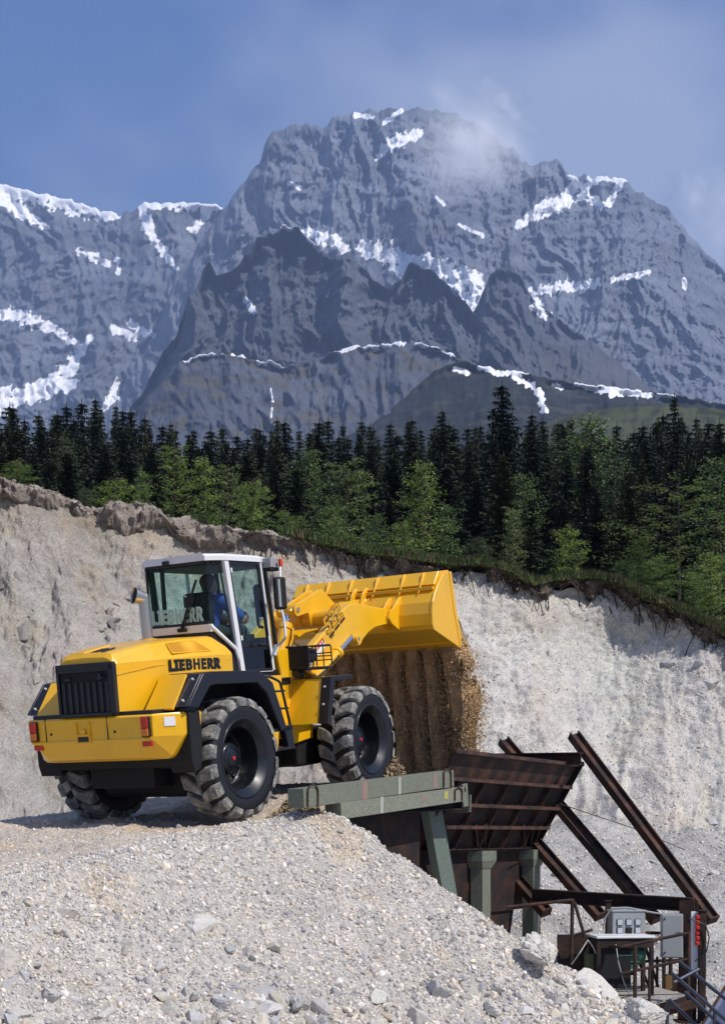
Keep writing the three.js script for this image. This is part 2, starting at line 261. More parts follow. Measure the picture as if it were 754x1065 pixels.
// ---------------------------------------------------------------- stones
function stoneGeo(seed, detail = 1, chunk = 0.35) {
  const g = new THREE.IcosahedronGeometry(1, detail), r = rng(seed), p = g.attributes.position, pl = [];
  for (let i = 0; i < 13; i++) { const d = V3(r() - 0.5, r() - 0.5, r() - 0.5).normalize(); pl.push([d, 0.42 + 0.40 * r()]); }
  const s = V3(1, 0.6 + 0.3 * r(), 0.75 + 0.3 * r());
  for (let i = 0; i < p.count; i++) { const v = V3().fromBufferAttribute(p, i); const rough = detail > 8 && seed % 2 ? 0.10 * fbm(v.x * 5 + seed, v.y * 5, v.z * 5, 3) + 0.04 * n3(v.x * 17, v.y * 17, v.z * 17 + seed) : 0; v.multiplyScalar(1 + chunk * 0.5 * fbm(v.x * 1.3 + seed, v.y * 1.3, v.z * 1.3, 3)); for (const [d, h] of pl) { const k = v.dot(d); if (k > h) v.addScaledVector(d, (h - k) * 0.92); } v.multiplyScalar(1 + rough); v.multiply(s); p.setXYZ(i, v.x, v.y, v.z); }
  g.computeVertexNormals(); return boxUV(g);
}
const stoneGeos = Array.from({ length: 9 }, (_, i) => stoneGeo(31 + i * 17, 1)), bigGeos = Array.from({ length: 7 }, (_, i) => stoneGeo(311 + i * 13, 9, 0.6));
const stoneMats = [[0.50, 0.49, 0.475], [0.58, 0.57, 0.555], [0.42, 0.42, 0.43], [0.55, 0.52, 0.46], [0.47, 0.47, 0.485]].map(c => std({ color: lin(...c.map(x => Math.min(0.85, x * 1.45))), map: tGravel, roughness: 0.92, bumpMap: tGrit, bumpScale: 0.05 * 0.05 }));
const paleMats = [[0.74, 0.72, 0.68], [0.80, 0.785, 0.75], [0.70, 0.69, 0.68]].map(c => std({ color: lin(...c), map: tGravel, roughness: 0.95, bumpMap: tGrit, bumpScale: 0.0025 }));
const dustyMats = [[0.46, 0.425, 0.39], [0.52, 0.49, 0.45], [0.40, 0.38, 0.36]].map(c => std({ color: lin(...c), map: tGravel, roughness: 0.95, bumpMap: tGrit, bumpScale: 0.0025 }));
function looseGravel(name, parent, count, seed, spot, sizeOf, tint) {   // thousands of chippings nobody could count
  const r = rng(seed), per = Math.ceil(count / stoneGeos.length), col = new THREE.Color(), mtx = new THREE.Matrix4(), q = new THREE.Quaternion(), e = new THREE.Euler();
  stoneGeos.forEach((g, gi) => {
    const im = new THREE.InstancedMesh(g, M.chip, per); im.name = name; im.userData.kind = 'stuff'; im.castShadow = im.receiveShadow = true;
    for (let i = 0; i < per; i++) { const p = spot(r), s = sizeOf(r, p); e.set(r() * 6.3, r() * 6.3, r() * 6.3); q.setFromEuler(e); mtx.compose(p.p.addScaledVector(V3(0, 1, 0), s * 0.15), q, V3(s, s * (0.8 + 0.3 * r()), s)); im.setMatrixAt(i, mtx); const wm = r(), k = wm < 0.26 ? 0.38 + 0.20 * r() : 0.58 + 0.44 * r(); if (tint) { const kk = 0.65 + 0.7 * r(); im.setColorAt(i, col.setRGB(tint[0] * kk, tint[1] * kk, tint[2] * kk)); continue; } im.setColorAt(i, col.setRGB(k * (wm > 0.75 ? 1.07 : 1.02), k * (wm > 0.75 ? 0.96 : 0.985), k * (wm > 0.75 ? 0.80 : wm < 0.22 ? 1.02 : 0.94))); }
    parent.add(im);
  });
}
M.chip = std({ color: lin(1.08, 1.08, 1.08), map: tGravel, roughness: 0.95 });
const heapSpot = (r0, r1, f0, f1) => r => { const a = mix(r0, r1, r()), f = mix(f0, f1, r()); return { p: S(a, heapY(a, f), f), r: a, f }; };
looseGravel('gravel', heap, 95000, 5, heapSpot(1.2, 7.2, -9.5, 0.3), (r, p) => (0.007 + 0.017 * Math.pow(r(), 2.2)) * (1 + 0.5 * sm(3, 6, p.r)));
looseGravel('gravel', heap, 9000, 6, heapSpot(-3.2, 1.5, -9, 2.2), (r) => 0.008 + 0.016 * Math.pow(r(), 3));
looseGravel('gravel', heap, 8000, 8, heapSpot(1.6, 7.2, -9.5, 0.1), (r, p) => (0.018 + 0.032 * Math.pow(r(), 2.6)) * (1 + 0.7 * sm(3, 6, p.r)));
looseGravel('gravel', talus, 34000, 9, r => { const x = mix(1, 14, r()), Z = mix(20, 33, r()); return { p: V3(x, talusY(x, Z), -Z) }; }, (r) => 0.012 + 0.036 * Math.pow(r(), 3.5));
function onHeap(u, v) { let lo = 15.2; for (let Z = 8; Z < 20; Z += 0.03) { const p = at(u, v, Z), dx = p.x - SITE.o.x, dz = p.z - SITE.o.z, r = dx * SITE.r.x + dz * SITE.r.z, f = dx * SITE.f.x + dz * SITE.f.z; if (heapBase(r, f) > p.y) { lo = Z; break; } } return at(u, v, lo); }
{ // single stones that can be told apart
  const r = rng(77);
  const put = (parent, p, s, big, dusty, pale) => { const set = dusty ? dustyMats : pale ? paleMats : stoneMats, m = new THREE.Mesh(big ? bigGeos[Math.floor(r() * bigGeos.length)] : stoneGeos[Math.floor(r() * stoneGeos.length)], set[Math.floor(r() * set.length)]); m.name = 'stone'; m.castShadow = m.receiveShadow = true; m.position.copy(p); m.rotation.set(r() * 6.3, r() * 6.3, r() * 6.3); m.scale.set(s, s * (0.7 + 0.4 * r()), s * (0.8 + 0.4 * r())); parent.add(m); };
  for (let i = 0; i < 95; i++) { const a = 1.7 + 5.2 * Math.sqrt(r()), f = mix(-9, -0.4, r()), s = (0.045 + 0.055 * Math.pow(r(), 2)) * (1 + 0.6 * sm(3, 6, a)); put(heap, S(a, heapY(a, f) + 0.1 * s, f), s, s > 0.075); }
  for (let i = 0; i < 25; i++) { const a = mix(-2.4, 1.5, r()), f = mix(-9, 0, r()); put(heap, S(a, heapY(a, f), f), 0.035 + 0.03 * r(), false); }
  for (let i = 0; i < 110; i++) { const x = mix(2, 13, r()), Z = mix(21, 31.5, r()); put(talus, V3(x, talusY(x, Z), -Z), 0.05 + 0.10 * Math.pow(r(), 3), true); }
  // coarser blocks that have rolled to the foot of the slope
  for (let i = 0; i < 175; i++) { const u = 700 * r(), v = 1072 - 100 * Math.pow(r(), 1.8), p = onHeap(u, v); if (-p.z > 15) continue; const s = 0.036 + 0.115 * Math.pow(r(), 1.9) * (0.3 + 0.7 * sm(985, 1050, v)); put(heap, p.addScaledVector(V3(0, 1, 0), 0.15 * s), s, s > 0.05, false, r() < 0.5); }
  // cobbles and blocks bedded in the face
  const clusters = [[30, 645, 30, 24], [112, 640, 24, 22], [60, 620, 70, 60], [70, 690, 80, 50], [200, 600, 120, 30], [320, 600, 60, 20], [620, 690, 120, 80], [700, 700, 50, 50], [720, 800, 40, 60], [560, 690, 60, 30], [660, 760, 90, 60]];
  for (let i = 0; i < 120; i++) {
    const c = clusters[Math.floor(r() * clusters.length)], u = c[0] + (r() + r() - 1) * c[2], v = c[1] + (r() + r() - 1) * c[3];
    let best = 0, bd = 1e9; for (let t = 0.05; t < 0.98; t += 0.01) { const q = facePoint(u, t), pv = HOR - (q.y - EYE) / -q.z * FPX; if (Math.abs(pv - v) < bd) { bd = Math.abs(pv - v); best = t; } }
    const q = facePoint(u, best), s = 0.05 + 0.12 * Math.pow(r(), 3); put(face, V3(q.x, q.y, q.z - 0.45 * s), s, s > 0.1, u < 400);
  }
  const named = [[20, 657, 0.34], [33, 648, 0.2], [28, 640, 0.14], [113, 632, 0.22], [121, 648, 0.2], [104, 651, 0.2], [20, 600, 0.14], [557, 692, 0.36], [700, 690, 0.38], [722, 690, 0.24], [735, 712, 0.3], [655, 755, 0.16], [740, 840, 0.22], [742, 855, 0.16], [738, 675, 0.26]];
  for (const [u, v, s] of named) { let best = 0, bd = 1e9; for (let t = 0.05; t < 0.98; t += 0.005) { const q = facePoint(u, t), pv = HOR - (q.y - EYE) / -q.z * FPX; if (Math.abs(pv - v) < bd) { bd = Math.abs(pv - v); best = t; } } const q = facePoint(u, best); put(face, V3(q.x, q.y - s * 0.1, q.z - 0.3 * s), s, true, u < 400); }
}
// chips standing out of the face, clods along its torn edge, earth spilled where the loader tips
looseGravel('chips', face, 15000, 21, r => { const u = 200 + 620 * Math.sqrt(r()), q = facePoint(u, 0.04 + 0.9 * r()); return { p: V3(q.x, q.y, q.z) }; }, r => 0.010 + 0.030 * Math.pow(r(), 3.5));
looseGravel('clods', face, 4500, 22, r => { const u = -60 + 880 * r(), q = topsoilPoint(u, 0.12 + 0.65 * r()); return { p: V3(q.x, q.y, q.z) }; }, r => 0.012 + 0.05 * Math.pow(r(), 4), [0.26, 0.21, 0.175]);
looseGravel('spilled_earth', heap, 5000, 23, r => { const b = r() < 0.5; const a = mix(0.9, 1.62, r()), f = b ? mix(1.7, 2.25, r()) : mix(-0.9, 1.0, r()), l = 0.16 * Math.sin(Math.PI * (b ? (f - 1.7) / 0.55 : (f + 0.9) / 1.9)) * r() * (b ? 1.5 : 1); return { p: S(a, heapY(a, f) + l + (b ? 0.14 * r() : 0), f) }; }, r => 0.012 + 0.035 * Math.pow(r(), 3), [0.36, 0.27, 0.17]);
{ const r = rng(61), gs = []; for (let i = 0; i < 150; i++) { const u = 250 + 560 * r(), q = topsoilPoint(u, 0.2 + 0.25 * r()), a = V3(q.x, q.y, q.z + 0.03), L = 0.2 + 0.5 * r(), sx = (r() - 0.5) * 0.5; gs.push(pipe([a, a.clone().add(V3(sx * 0.4, -0.3 * L, 0.10 * r())), a.clone().add(V3(sx, -0.7 * L, 0.06 + 0.06 * r())), a.clone().add(V3(sx * 1.3, -L, 0.02))], 0.008 + 0.010 * r(), 8, 5)); } mesh('root', gs, std({ color: lin(0.055, 0.04, 0.03), roughness: 1 }), face).userData.kind = 'stuff'; }
// boulders lying loose on the heap
const boulders = [
  [205, 965, 0.21, 0.62, 'smooth pale oval boulder half buried in the middle of the gravel slope', 1.12, [0.60, 0.585, 0.56]],
  [4, 1002, 0.19, 0.9, 'grey blocky boulder cut by the left edge, low on the gravel slope', 1, [0.52, 0.49, 0.46]],
  [68, 950, 0.12, 0.7, 'rough tan-grey lump of rock on the left part of the gravel slope', 1, [0.46, 0.43, 0.40]],
  [235, 1026, 0.13, 0.75, 'angular blue-grey boulder right of its darker neighbour near the slope foot', 1, [0.44, 0.44, 0.46]],
  [213, 1028, 0.09, 0.8, 'small dark grey boulder leaning on a bigger blue-grey one', 1, [0.33, 0.33, 0.36]],
  [82, 1048, 0.10, 0.8, 'bluish grey stone block at the bottom left foot of the slope', 1, [0.42, 0.43, 0.46]],
  [58, 1060, 0.12, 0.6, 'long whitish slab of rock at the very bottom left', 1.3, [0.6, 0.59, 0.57]],
  [308, 1040, 0.12, 0.8, 'pale blue-white angular rock near the middle of the slope foot', 1, [0.56, 0.57, 0.60]],
  [275, 1052, 0.15, 0.7, 'white chalky boulder lying at the bottom beside a pale blue one', 1.1, [0.64, 0.63, 0.62]],
  [400, 1058, 0.13, 0.8, 'ochre stained stone at the bottom centre of the slope', 1, [0.50, 0.43, 0.33]],
  [545, 1052, 0.16, 0.75, 'white broken rock at the slope foot left of the big rounded lump', 1.1, [0.62, 0.61, 0.60]],
  [668, 1054, 0.32, 0.85, 'big rounded rubble lump at the bottom beside the stair rails', 1.15, [0.56, 0.55, 0.53]],
  [614, 1024, 0.36, 0.8, 'largest chalk white block on the shoulder of the heap below the control platform', 1.15, [0.64, 0.62, 0.585]],
  [566, 992, 0.28, 0.85, 'white blunt block on the heap edge under the concrete post', 0.9, [0.62, 0.60, 0.56]],
  [563, 1020, 0.10, 0.8, 'grey stone with a flat top among rubble below the white blunt block', 1, [0.45, 0.45, 0.46]],
];
boulders.forEach(([u, v, s, sy, label, sx, c], i) => { const g = stoneGeo(900 + i * 7, 22, 0.8); const m = solo('boulder', [g], std({ color: lin(...c.map(x => Math.min(0.86, x * 1.32))), map: tGravel, roughness: 0.95, bumpMap: tGrit, bumpScale: 0.003 }), label, 'boulder'); m.position.copy(onHeap(u, v)); m.rotation.set(0.3, i * 1.7, 0.2); m.scale.set(s * sx, s * sy, s); });
// ---------------------------------------------------------------- mountains
M.rock = std({ vertexColors: true, roughness: 1 });
M.snow = std({ color: lin(0.88, 0.88, 0.90), roughness: 0.9 });
function segDist(px, py, s) { let d = 1e9; for (let i = 0; i < s.length - 1; i++) { const [ax, ay, aw] = s[i], [bx, by, bw] = s[i + 1], dx = bx - ax, dy = by - ay, t = clamp(((px - ax) * dx + (py - ay) * dy) / (dx * dx + dy * dy)), w = 1.35 * mix(aw, bw, t); d = Math.min(d, Math.hypot(px - ax - t * dx, py - ay - t * dy) / w); } return d; }
function mountain(o) {
  const { name, label, crest, u0, u1, cols, rows, Z, D, base, amp, seed, tone, jag = 3 } = o, snow = o.snow || [];
  const cv = curve(crest), bv = typeof base === 'function' ? base : () => base, zf = o.Zf || (() => 0);
  const k = Z / FPX;   // metres per photograph pixel out there
  const g = gridMesh(cols, rows + 4, (a, b) => {
    const u = mix(u0, u1, a), j = b * (rows + 3) - 3, t = j / rows;
    const X = (u - 377) * k;
    const crestY = (HOR - cv(u) + jag * (fbm(u * 0.09, seed, 1, 4) * 1.6 - 0.3)) * k;
    if (t < 0) return { x: X, y: EYE + crestY - t * t * rows * rows * 22, z: -Z - zf(u) + t * rows * 60 , t: 0, pu: u, pv: cv(u) };
    const baseY = (HOR - bv(u)) * k, y0 = mix(crestY, baseY, t);
    // big buttresses, then couloirs, then cracks; each runs down the fall line, leaning one way or the other from face to face; beds of limestone cross them
    const wob = 150 * n3(X / 620, y0 / 560, seed + 20) + 60 * fbm(X / 240, y0 / 260, seed + 3, 4), Xl = X + wob + (o.lean || 0) * y0, env = sm(0, 0.05, t);
    const gul = ridged(Xl / 330, y0 / 760, seed + 1.5, 3), mid = ridged((Xl + 0.25 * y0) / 120, y0 / 420, seed + 9, 3), crack = ridged((Xl - 0.1 * y0) / 48, y0 / 110, seed + 4, 4);
    const where = clamp(0.5 + 0.9 * fbm(X / 420, y0 / 320, seed + 12, 3)), fine = fbm(X / 46, y0 / 52, seed + 6, 5);
    const bed = (y0 + (0.10 + 0.25 * n3(X / 900, 1, seed)) * X + 16 * fbm(X / 150, y0 / 150, seed + 2, 3)) / 46, st = bed - Math.floor(bed), ledge = sm(0, 0.7, st) - st;
    const d = env * amp * ((o.gul || 0.62) * (gul - 0.75) + (0.16 + 0.24 * where) * (mid - 0.7) + (0.20 - 0.06 * where) * (crack - 0.7) + 0.13 * fine + (0.06 + 0.18 * (1 - where)) * ledge) + env * amp * (0.12 * where * (ridged((Xl + 90 * n3(X / 130, y0 / 130, seed + 8)) / 26, y0 / 48, seed + 7, 3) - 0.7) + 0.06 * n3(X / 11, y0 / 14, seed) + 0.05 * n3(X / 6, y0 / 8, seed + 2));
    const Zp = Z + zf(u) - D * Math.pow(t, o.pow || 1) - d;
    return { x: X * (Zp / Z), y: EYE + (y0 + d * 0.12) * (Zp / Z), z: -Zp, t, pu: u, pv: HOR - y0 / k, d: d / amp, gul, fine, bed };
  }, (q, a, b) => tone(q));
  // snow lies where it has kept: gullies, ledges and the summit ridge
  const p = g.attributes.position, n = p.count, sn = new Float32Array(n), wu = cols;
  for (let j = 0; j < rows + 4; j++) for (let i = 0; i < cols; i++) {
    const id = j * cols + i, Zp = -p.getZ(id), u = 377 + p.getX(id) / Zp * FPX, v = HOR - (p.getY(id) - EYE) / Zp * FPX; let m = 9;
    for (const s of snow) m = Math.min(m, segDist(u, v, s)); sn[id] = m + 0.75 * fbm(u * 0.12, v * 0.17, seed, 4) + 0.85 * n3(u * 0.30 + 0.06 * v, v * 0.07, seed + 3) + 0.50 * n3(u * 0.62, v * 0.34, 3) - 0.02;
  }
  const rockI = [], snowI = [], ix = g.index.array;
  for (let i = 0; i < ix.length; i += 3) ((sn[ix[i]] + sn[ix[i + 1]] + sn[ix[i + 2]]) / 3 < 1 ? snowI : rockI).push(ix[i], ix[i + 1], ix[i + 2]);
  const root = place(name); if (label) root.userData.label = label;
  const rg = g.clone(); rg.setIndex(rockI); mesh('rock_face', rg, M.rock, root);
  if (snowI.length) { const sg = new THREE.BufferGeometry(); for (const a of ['position', 'normal', 'uv']) sg.setAttribute(a, g.attributes[a].clone()); sg.setIndex(snowI); const s = mesh('snow', sg, M.snow, root); s.userData.kind = 'stuff'; }
  return root;
}
const W = (w, ...pts) => pts.map(([x, y, ww]) => [x, y, ww ?? w]);
const greyRock = (k0, seed) => q => { const s = fbm(q.x / 260, q.y / 180, seed, 4), st = n3(q.bed * 1.1 || 0, q.pu * 0.008, seed), k = k0 * (1 + 0.34 * s + 0.30 * st + 0.26 * n3(q.x / 17, q.y / 30, seed) + 0.22 * n3(q.x / 9, q.y / 13, seed + 1)); const warm = sm(0.25, 0.6, fbm(q.x / 120, q.y / 260, seed + 4, 3)) * 0.5; return [k * mix(0.86, 0.98, warm), k * mix(0.96, 0.96, warm), k * mix(1.20, 1.0, warm)]; };
mountain({ name: 'mountain', label: 'far left mountain range with snow along its ridge and ramps below', u0: -260, u1: 330, cols: 400, rows: 210, Z: 5400, D: 900, base: 470, amp: 104, gul: 0.75, seed: 11, jag: 2.5, crest: [[-260, 240], [-120, 205], [-40, 185], [0, 190], [12, 193], [60, 204], [100, 216], [125, 224], [140, 216], [155, 210], [185, 209], [228, 212], [260, 235], [330, 300]],
  tone: greyRock(0.138, 3),
  snow: [W(8, [-60, 190], [0, 196], [30, 200], [60, 206], [100, 217], [124, 225, 3]), W(5, [0, 205], [25, 222], [50, 236, 2]), W(3, [85, 262], [112, 273]), W(5, [148, 214, 3], [185, 210], [226, 214, 4]), W(4, [150, 220], [160, 248], [182, 278, 2]), W(3, [200, 240], [210, 228], [222, 215]), W(5, [-40, 318], [0, 325], [32, 332], [64, 346, 3], [80, 360, 2]), W(5, [94, 350, 2], [80, 372, 4], [66, 394, 7], [30, 408, 6], [0, 424, 9]), W(4, [0, 408], [22, 409]), W(5, [30, 415], [76, 398, 4]), W(3, [118, 343], [142, 350]), W(3, [136, 337], [152, 346], [168, 352, 4], [160, 366, 2]), W(4, [122, 395, 2], [114, 422, 5]), W(6, [142, 392, 3], [126, 428, 7]), W(2, [122, 270], [124, 284])] });
mountain({ name: 'mountain', label: 'great grey limestone massif with the highest summit and snow on its ledges', u0: 100, u1: 1010, cols: 820, rows: 300, Z: 5000, D: 1200, base: 480, amp: 120, gul: 0.7, seed: 21, jag: 3.5, crest: [[100, 420], [150, 360], [180, 300], [205, 258], [228, 222], [250, 194], [270, 166], [276, 148], [284, 137], [300, 130], [320, 128], [336, 131], [345, 122], [375, 115], [400, 112], [440, 112], [468, 116], [490, 124], [510, 138], [522, 150], [534, 152], [541, 166], [560, 171], [573, 162], [582, 166], [590, 180], [606, 183], [625, 182], [650, 185], [660, 198], [672, 200], [680, 210], [692, 214], [704, 228], [712, 236], [735, 264], [754, 280], [830, 320], [920, 400], [1010, 450]],
  tone: greyRock(0.160, 5),
  snow: [W(2, [370, 119], [386, 122]), W(4.5, [392, 166, 2], [402, 153], [420, 144], [434, 139]), W(2, [400, 128], [418, 114]), W(5, [538, 234, 3], [556, 222], [576, 214, 6], [592, 206, 5], [595, 192, 3]), W(2.5, [592, 184], [602, 191]), W(2, [612, 185], [650, 187]), W(3, [604, 202], [626, 214]), W(2.5, [646, 189], [632, 212]), W(2, [606, 196], [618, 190]), W(5, [318, 240, 3], [345, 251], [360, 260, 4]), W(7, [378, 258, 5], [402, 264], [420, 272], [442, 272, 5], [466, 283], [494, 292, 6]), W(6, [492, 288], [498, 302], [488, 314]), W(4, [466, 284], [490, 316], [512, 342], [522, 348, 2]), W(1.5, [478, 234], [502, 245]), W(3.2, [562, 303], [590, 298, 4], [622, 295]), W(2, [636, 291], [674, 284]), W(3, [552, 305, 5], [560, 320], [572, 331]), W(4, [414, 280], [420, 294]), W(1.5, [710, 290], [712, 300]), W(1.6, [300, 190], [312, 196]), W(1.4, [452, 205], [462, 212])] });
mountain({ name: 'mountain_buttress', label: 'dark pointed rock pyramid standing right of centre before the massif', u0: 440, u1: 720, cols: 240, rows: 130, Z: 3500, D: 560, base: 440, amp: 115, gul: 0.7, lean: 0.25, seed: 33, jag: 3, crest: [[440, 440], [470, 372], [494, 320], [503, 300], [510, 284], [520, 278], [532, 277], [540, 284], [548, 300], [560, 316], [580, 330], [600, 345], [630, 366], [655, 384], [676, 402], [720, 440]],
  tone: q => { const c = greyRock(0.085, 6)(q), v = sm(330, 400, q.pv) * 0.5; return [mix(c[0], 0.070, v), mix(c[1], 0.066, v), mix(c[2], 0.050, v)]; },
  snow: [W(3, [556, 318], [566, 328])] });
mountain({ name: 'mountain_buttress', label: 'broad dark jagged buttress in front of the massif, a spike on its left shoulder', u0: 90, u1: 640, cols: 520, rows: 210, Z: 3250, D: 480, base: 470, amp: 132, gul: 0.9, lean: -0.12, seed: 41, jag: 4, crest: [[90, 470], [130, 436], [150, 404], [166, 372], [184, 346], [196, 310], [205, 294], [212, 277], [218, 274], [226, 284], [240, 283], [250, 270], [258, 262], [268, 246], [285, 240], [300, 234], [310, 236], [324, 250], [345, 266], [365, 262], [385, 284], [396, 296], [408, 298], [420, 282], [430, 272], [440, 274], [455, 286], [470, 300], [486, 316], [500, 332], [520, 350], [548, 372], [580, 392], [640, 420]],
  tone: q => { const c = greyRock(0.080, 7)(q), v = sm(330, 430, q.pv) * 0.45 * sm(-0.3, 0.3, q.fine || 0); return [mix(c[0], 0.080, v), mix(c[1], 0.072, v), mix(c[2], 0.048, v)]; },
  snow: [W(2.5, [256, 312], [266, 324]), W(2, [296, 236], [304, 240]), W(2, [322, 250], [332, 262])] });
mountain({ name: 'mountain_spur', label: 'lower brownish rock wall with a snow-dotted ledge along its top', u0: 70, u1: 620, cols: 420, rows: 120, Z: 2650, D: 300, base: 490, amp: 72, gul: 0.4, seed: 52, jag: 3, crest: [[70, 480], [130, 440], [160, 405], [190, 374], [215, 367], [240, 366], [270, 374], [300, 380], [330, 372], [350, 363], [380, 358], [420, 355], [450, 358], [470, 367], [490, 376], [510, 386], [540, 400], [620, 440]],
  tone: q => { const c = greyRock(0.085, 8)(q), v = 0.75 * sm(0.02, 0.55, fbm(q.x / 60, q.y / 34, 3, 5) + 0.16 * (1 - q.t * 2)); return [mix(c[0], 0.085, v), mix(c[1], 0.074, v), mix(c[2], 0.046, v)]; },
  snow: [W(3, [193, 371], [214, 366], [234, 364]), W(3.4, [270, 374], [288, 380, 4]), W(3.4, [352, 363], [375, 357], [392, 359]), W(3.4, [396, 356], [430, 354], [452, 358], [470, 367]), W(1, [242, 369], [256, 371]), W(0.55, [282, 404], [284, 418]), W(0.5, [283, 424], [282, 440])] });
mountain({ name: 'wooded_slope', label: 'dark green wooded shoulder with snow patches below the rock walls', u0: 330, u1: 980, cols: 420, rows: 80, Z: 1900, D: 500, base: 500, amp: 70, gul: 0.4, seed: 63, jag: 2, crest: [[330, 470], [400, 432], [430, 404], [455, 383], [480, 374], [500, 380], [540, 386], [580, 395], [620, 400], [660, 405], [700, 410], [754, 420], [860, 430], [980, 440]],
  tone: q => { const n = fbm(q.x / 34, q.y / 16, 4, 5), k = 1 + 0.9 * n, p = sm(0.12, 0.42, fbm(q.x / 60, q.y / 20, 9, 4)); return [mix(0.009 * k, 0.034, p), mix(0.013 * k, 0.036, p), mix(0.011 * k, 0.028, p)]; },
  snow: [W(2.2, [498, 381], [520, 388], [548, 387]), W(2.6, [534, 392], [552, 400], [562, 412], [565, 428]), W(2.4, [600, 398], [626, 407]), W(6, [626, 400, 4], [640, 402, 8], [662, 408, 4]), W(2.2, [668, 411], [700, 411]), W(2, [474, 384], [486, 388]), W(1.6, [575, 400], [585, 404])] });
mountain({ name: 'meadow_hill', label: 'pale green alpine meadow hill behind the right part of the forest', u0: 540, u1: 1000, cols: 160, rows: 30, Z: 900, D: 300, base: 520, amp: 16, gul: 0.3, seed: 71, jag: 1, crest: [[540, 452], [580, 434], [620, 426], [660, 422], [700, 421], [754, 426], [850, 428], [1000, 450]],
  tone: q => { const n = fbm(q.x / 26, q.y / 14, 4, 4), k = 1 + 0.5 * n, p = sm(0.05, 0.35, fbm(q.x / 11, q.y / 5, 7, 4)); return [mix(0.060 * k, 0.020, p), mix(0.068 * k, 0.026, p), mix(0.028 * k, 0.013, p)]; } });
// ---------------------------------------------------------------- trees
M.bark = std({ color: lin(0.075, 0.055, 0.042), roughness: 0.95 });
const leafMat = (r, g, b, tr) => new THREE.MeshPhysicalMaterial({ color: lin(r, g, b), roughness: 0.9, transmission: tr, thickness: 0, side: THREE.DoubleSide });
const spruceMats = [[0.014, 0.024, 0.012], [0.021, 0.033, 0.014], [0.030, 0.040, 0.016], [0.050, 0.058, 0.018]].map(c => std({ color: lin(...c), roughness: 0.95, side: THREE.DoubleSide }));
const leafMats = [leafMat(0.210, 0.320, 0.050, 0.35), leafMat(0.280, 0.380, 0.055, 0.35), leafMat(0.150, 0.245, 0.050, 0.3), leafMat(0.250, 0.330, 0.090, 0.35), leafMat(0.075, 0.120, 0.030, 0.3)];
function triGeo(a) { const g = new THREE.BufferGeometry(); g.setAttribute('position', new THREE.BufferAttribute(new Float32Array(a), 3)); g.computeVertexNormals(); return g; }
function spruceGeo(seed, slim) {   // a spruce ten metres high: whorls of drooping sprays
  const r = rng(seed), a = [], H = 10, up = V3(0, 1, 0);
  const tri = (p, q, s) => a.push(p.x, p.y, p.z, q.x, q.y, q.z, s.x, s.y, s.z);
  for (let y = 0.5; y < H - 0.12; y += 0.17 + 0.08 * (1 - y / H)) {
    const k = 1 - y / H, R = (0.10 + slim * Math.pow(k, 0.72) * (0.70 + 0.5 * r())), n = Math.max(4, Math.round(5 + 5 * k));
    const a0 = r() * 6.3;
    for (let b = 0; b < n; b++) {
      if (r() < 0.10) continue;
      const an = a0 + b / n * 6.283 + (r() - 0.5) * 0.7, L = R * (0.65 + 0.5 * r()), c = Math.cos(an), s = Math.sin(an), droop = 0.18 + 0.30 * r() + 0.18 * k, dir = V3(c, 0, s), side = V3(-s, 0, c);
      const seg = Math.max(2, Math.round(2 + 3.0 * L)); let prev = V3(0, y, 0);
      for (let i = 1; i <= seg; i++) {
        const t = i / seg, p = V3(c * L * t, y - droop * L * (t - 0.45 * t * t) + 0.10 * L * t * t, s * L * t), w = 0.26 * (1.15 - t) * (0.5 + 0.9 * r()) + 0.08;
        const m = prev.clone().lerp(p, 0.5);
        tri(prev, p, m.clone().addScaledVector(side, w * (0.7 + 0.6 * r())).addScaledVector(up, -0.16 * r()).addScaledVector(dir, 0.16));
        tri(p, prev, m.clone().addScaledVector(side, -w * (0.7 + 0.6 * r())).addScaledVector(up, -0.16 * r()).addScaledVector(dir, 0.16));
        tri(prev, p, m.clone().addScaledVector(up, -0.10 - 0.16 * r()).addScaledVector(side, (r() - 0.5) * 0.18));
        prev = p;
      }
    }
  }
  for (let b = 0; b < 5; b++) { const an = b * 1.26; tri(V3(0, H + 0.05, 0), V3(0.1 * Math.cos(an), H - 0.5, 0.1 * Math.sin(an)), V3(0.1 * Math.cos(an + 1.2), H - 0.5, 0.1 * Math.sin(an + 1.2))); }
  return triGeo(a);
}
const spruceCrowns = [2.35, 2.1, 2.7, 1.9, 2.3].map((s, i) => spruceGeo(100 + i * 9, s));
const spruceTrunk = (() => { const g = new THREE.CylinderGeometry(0.02, 0.16, 10.1, 7); g.translate(0, 5.05, 0); return prep(g); })();
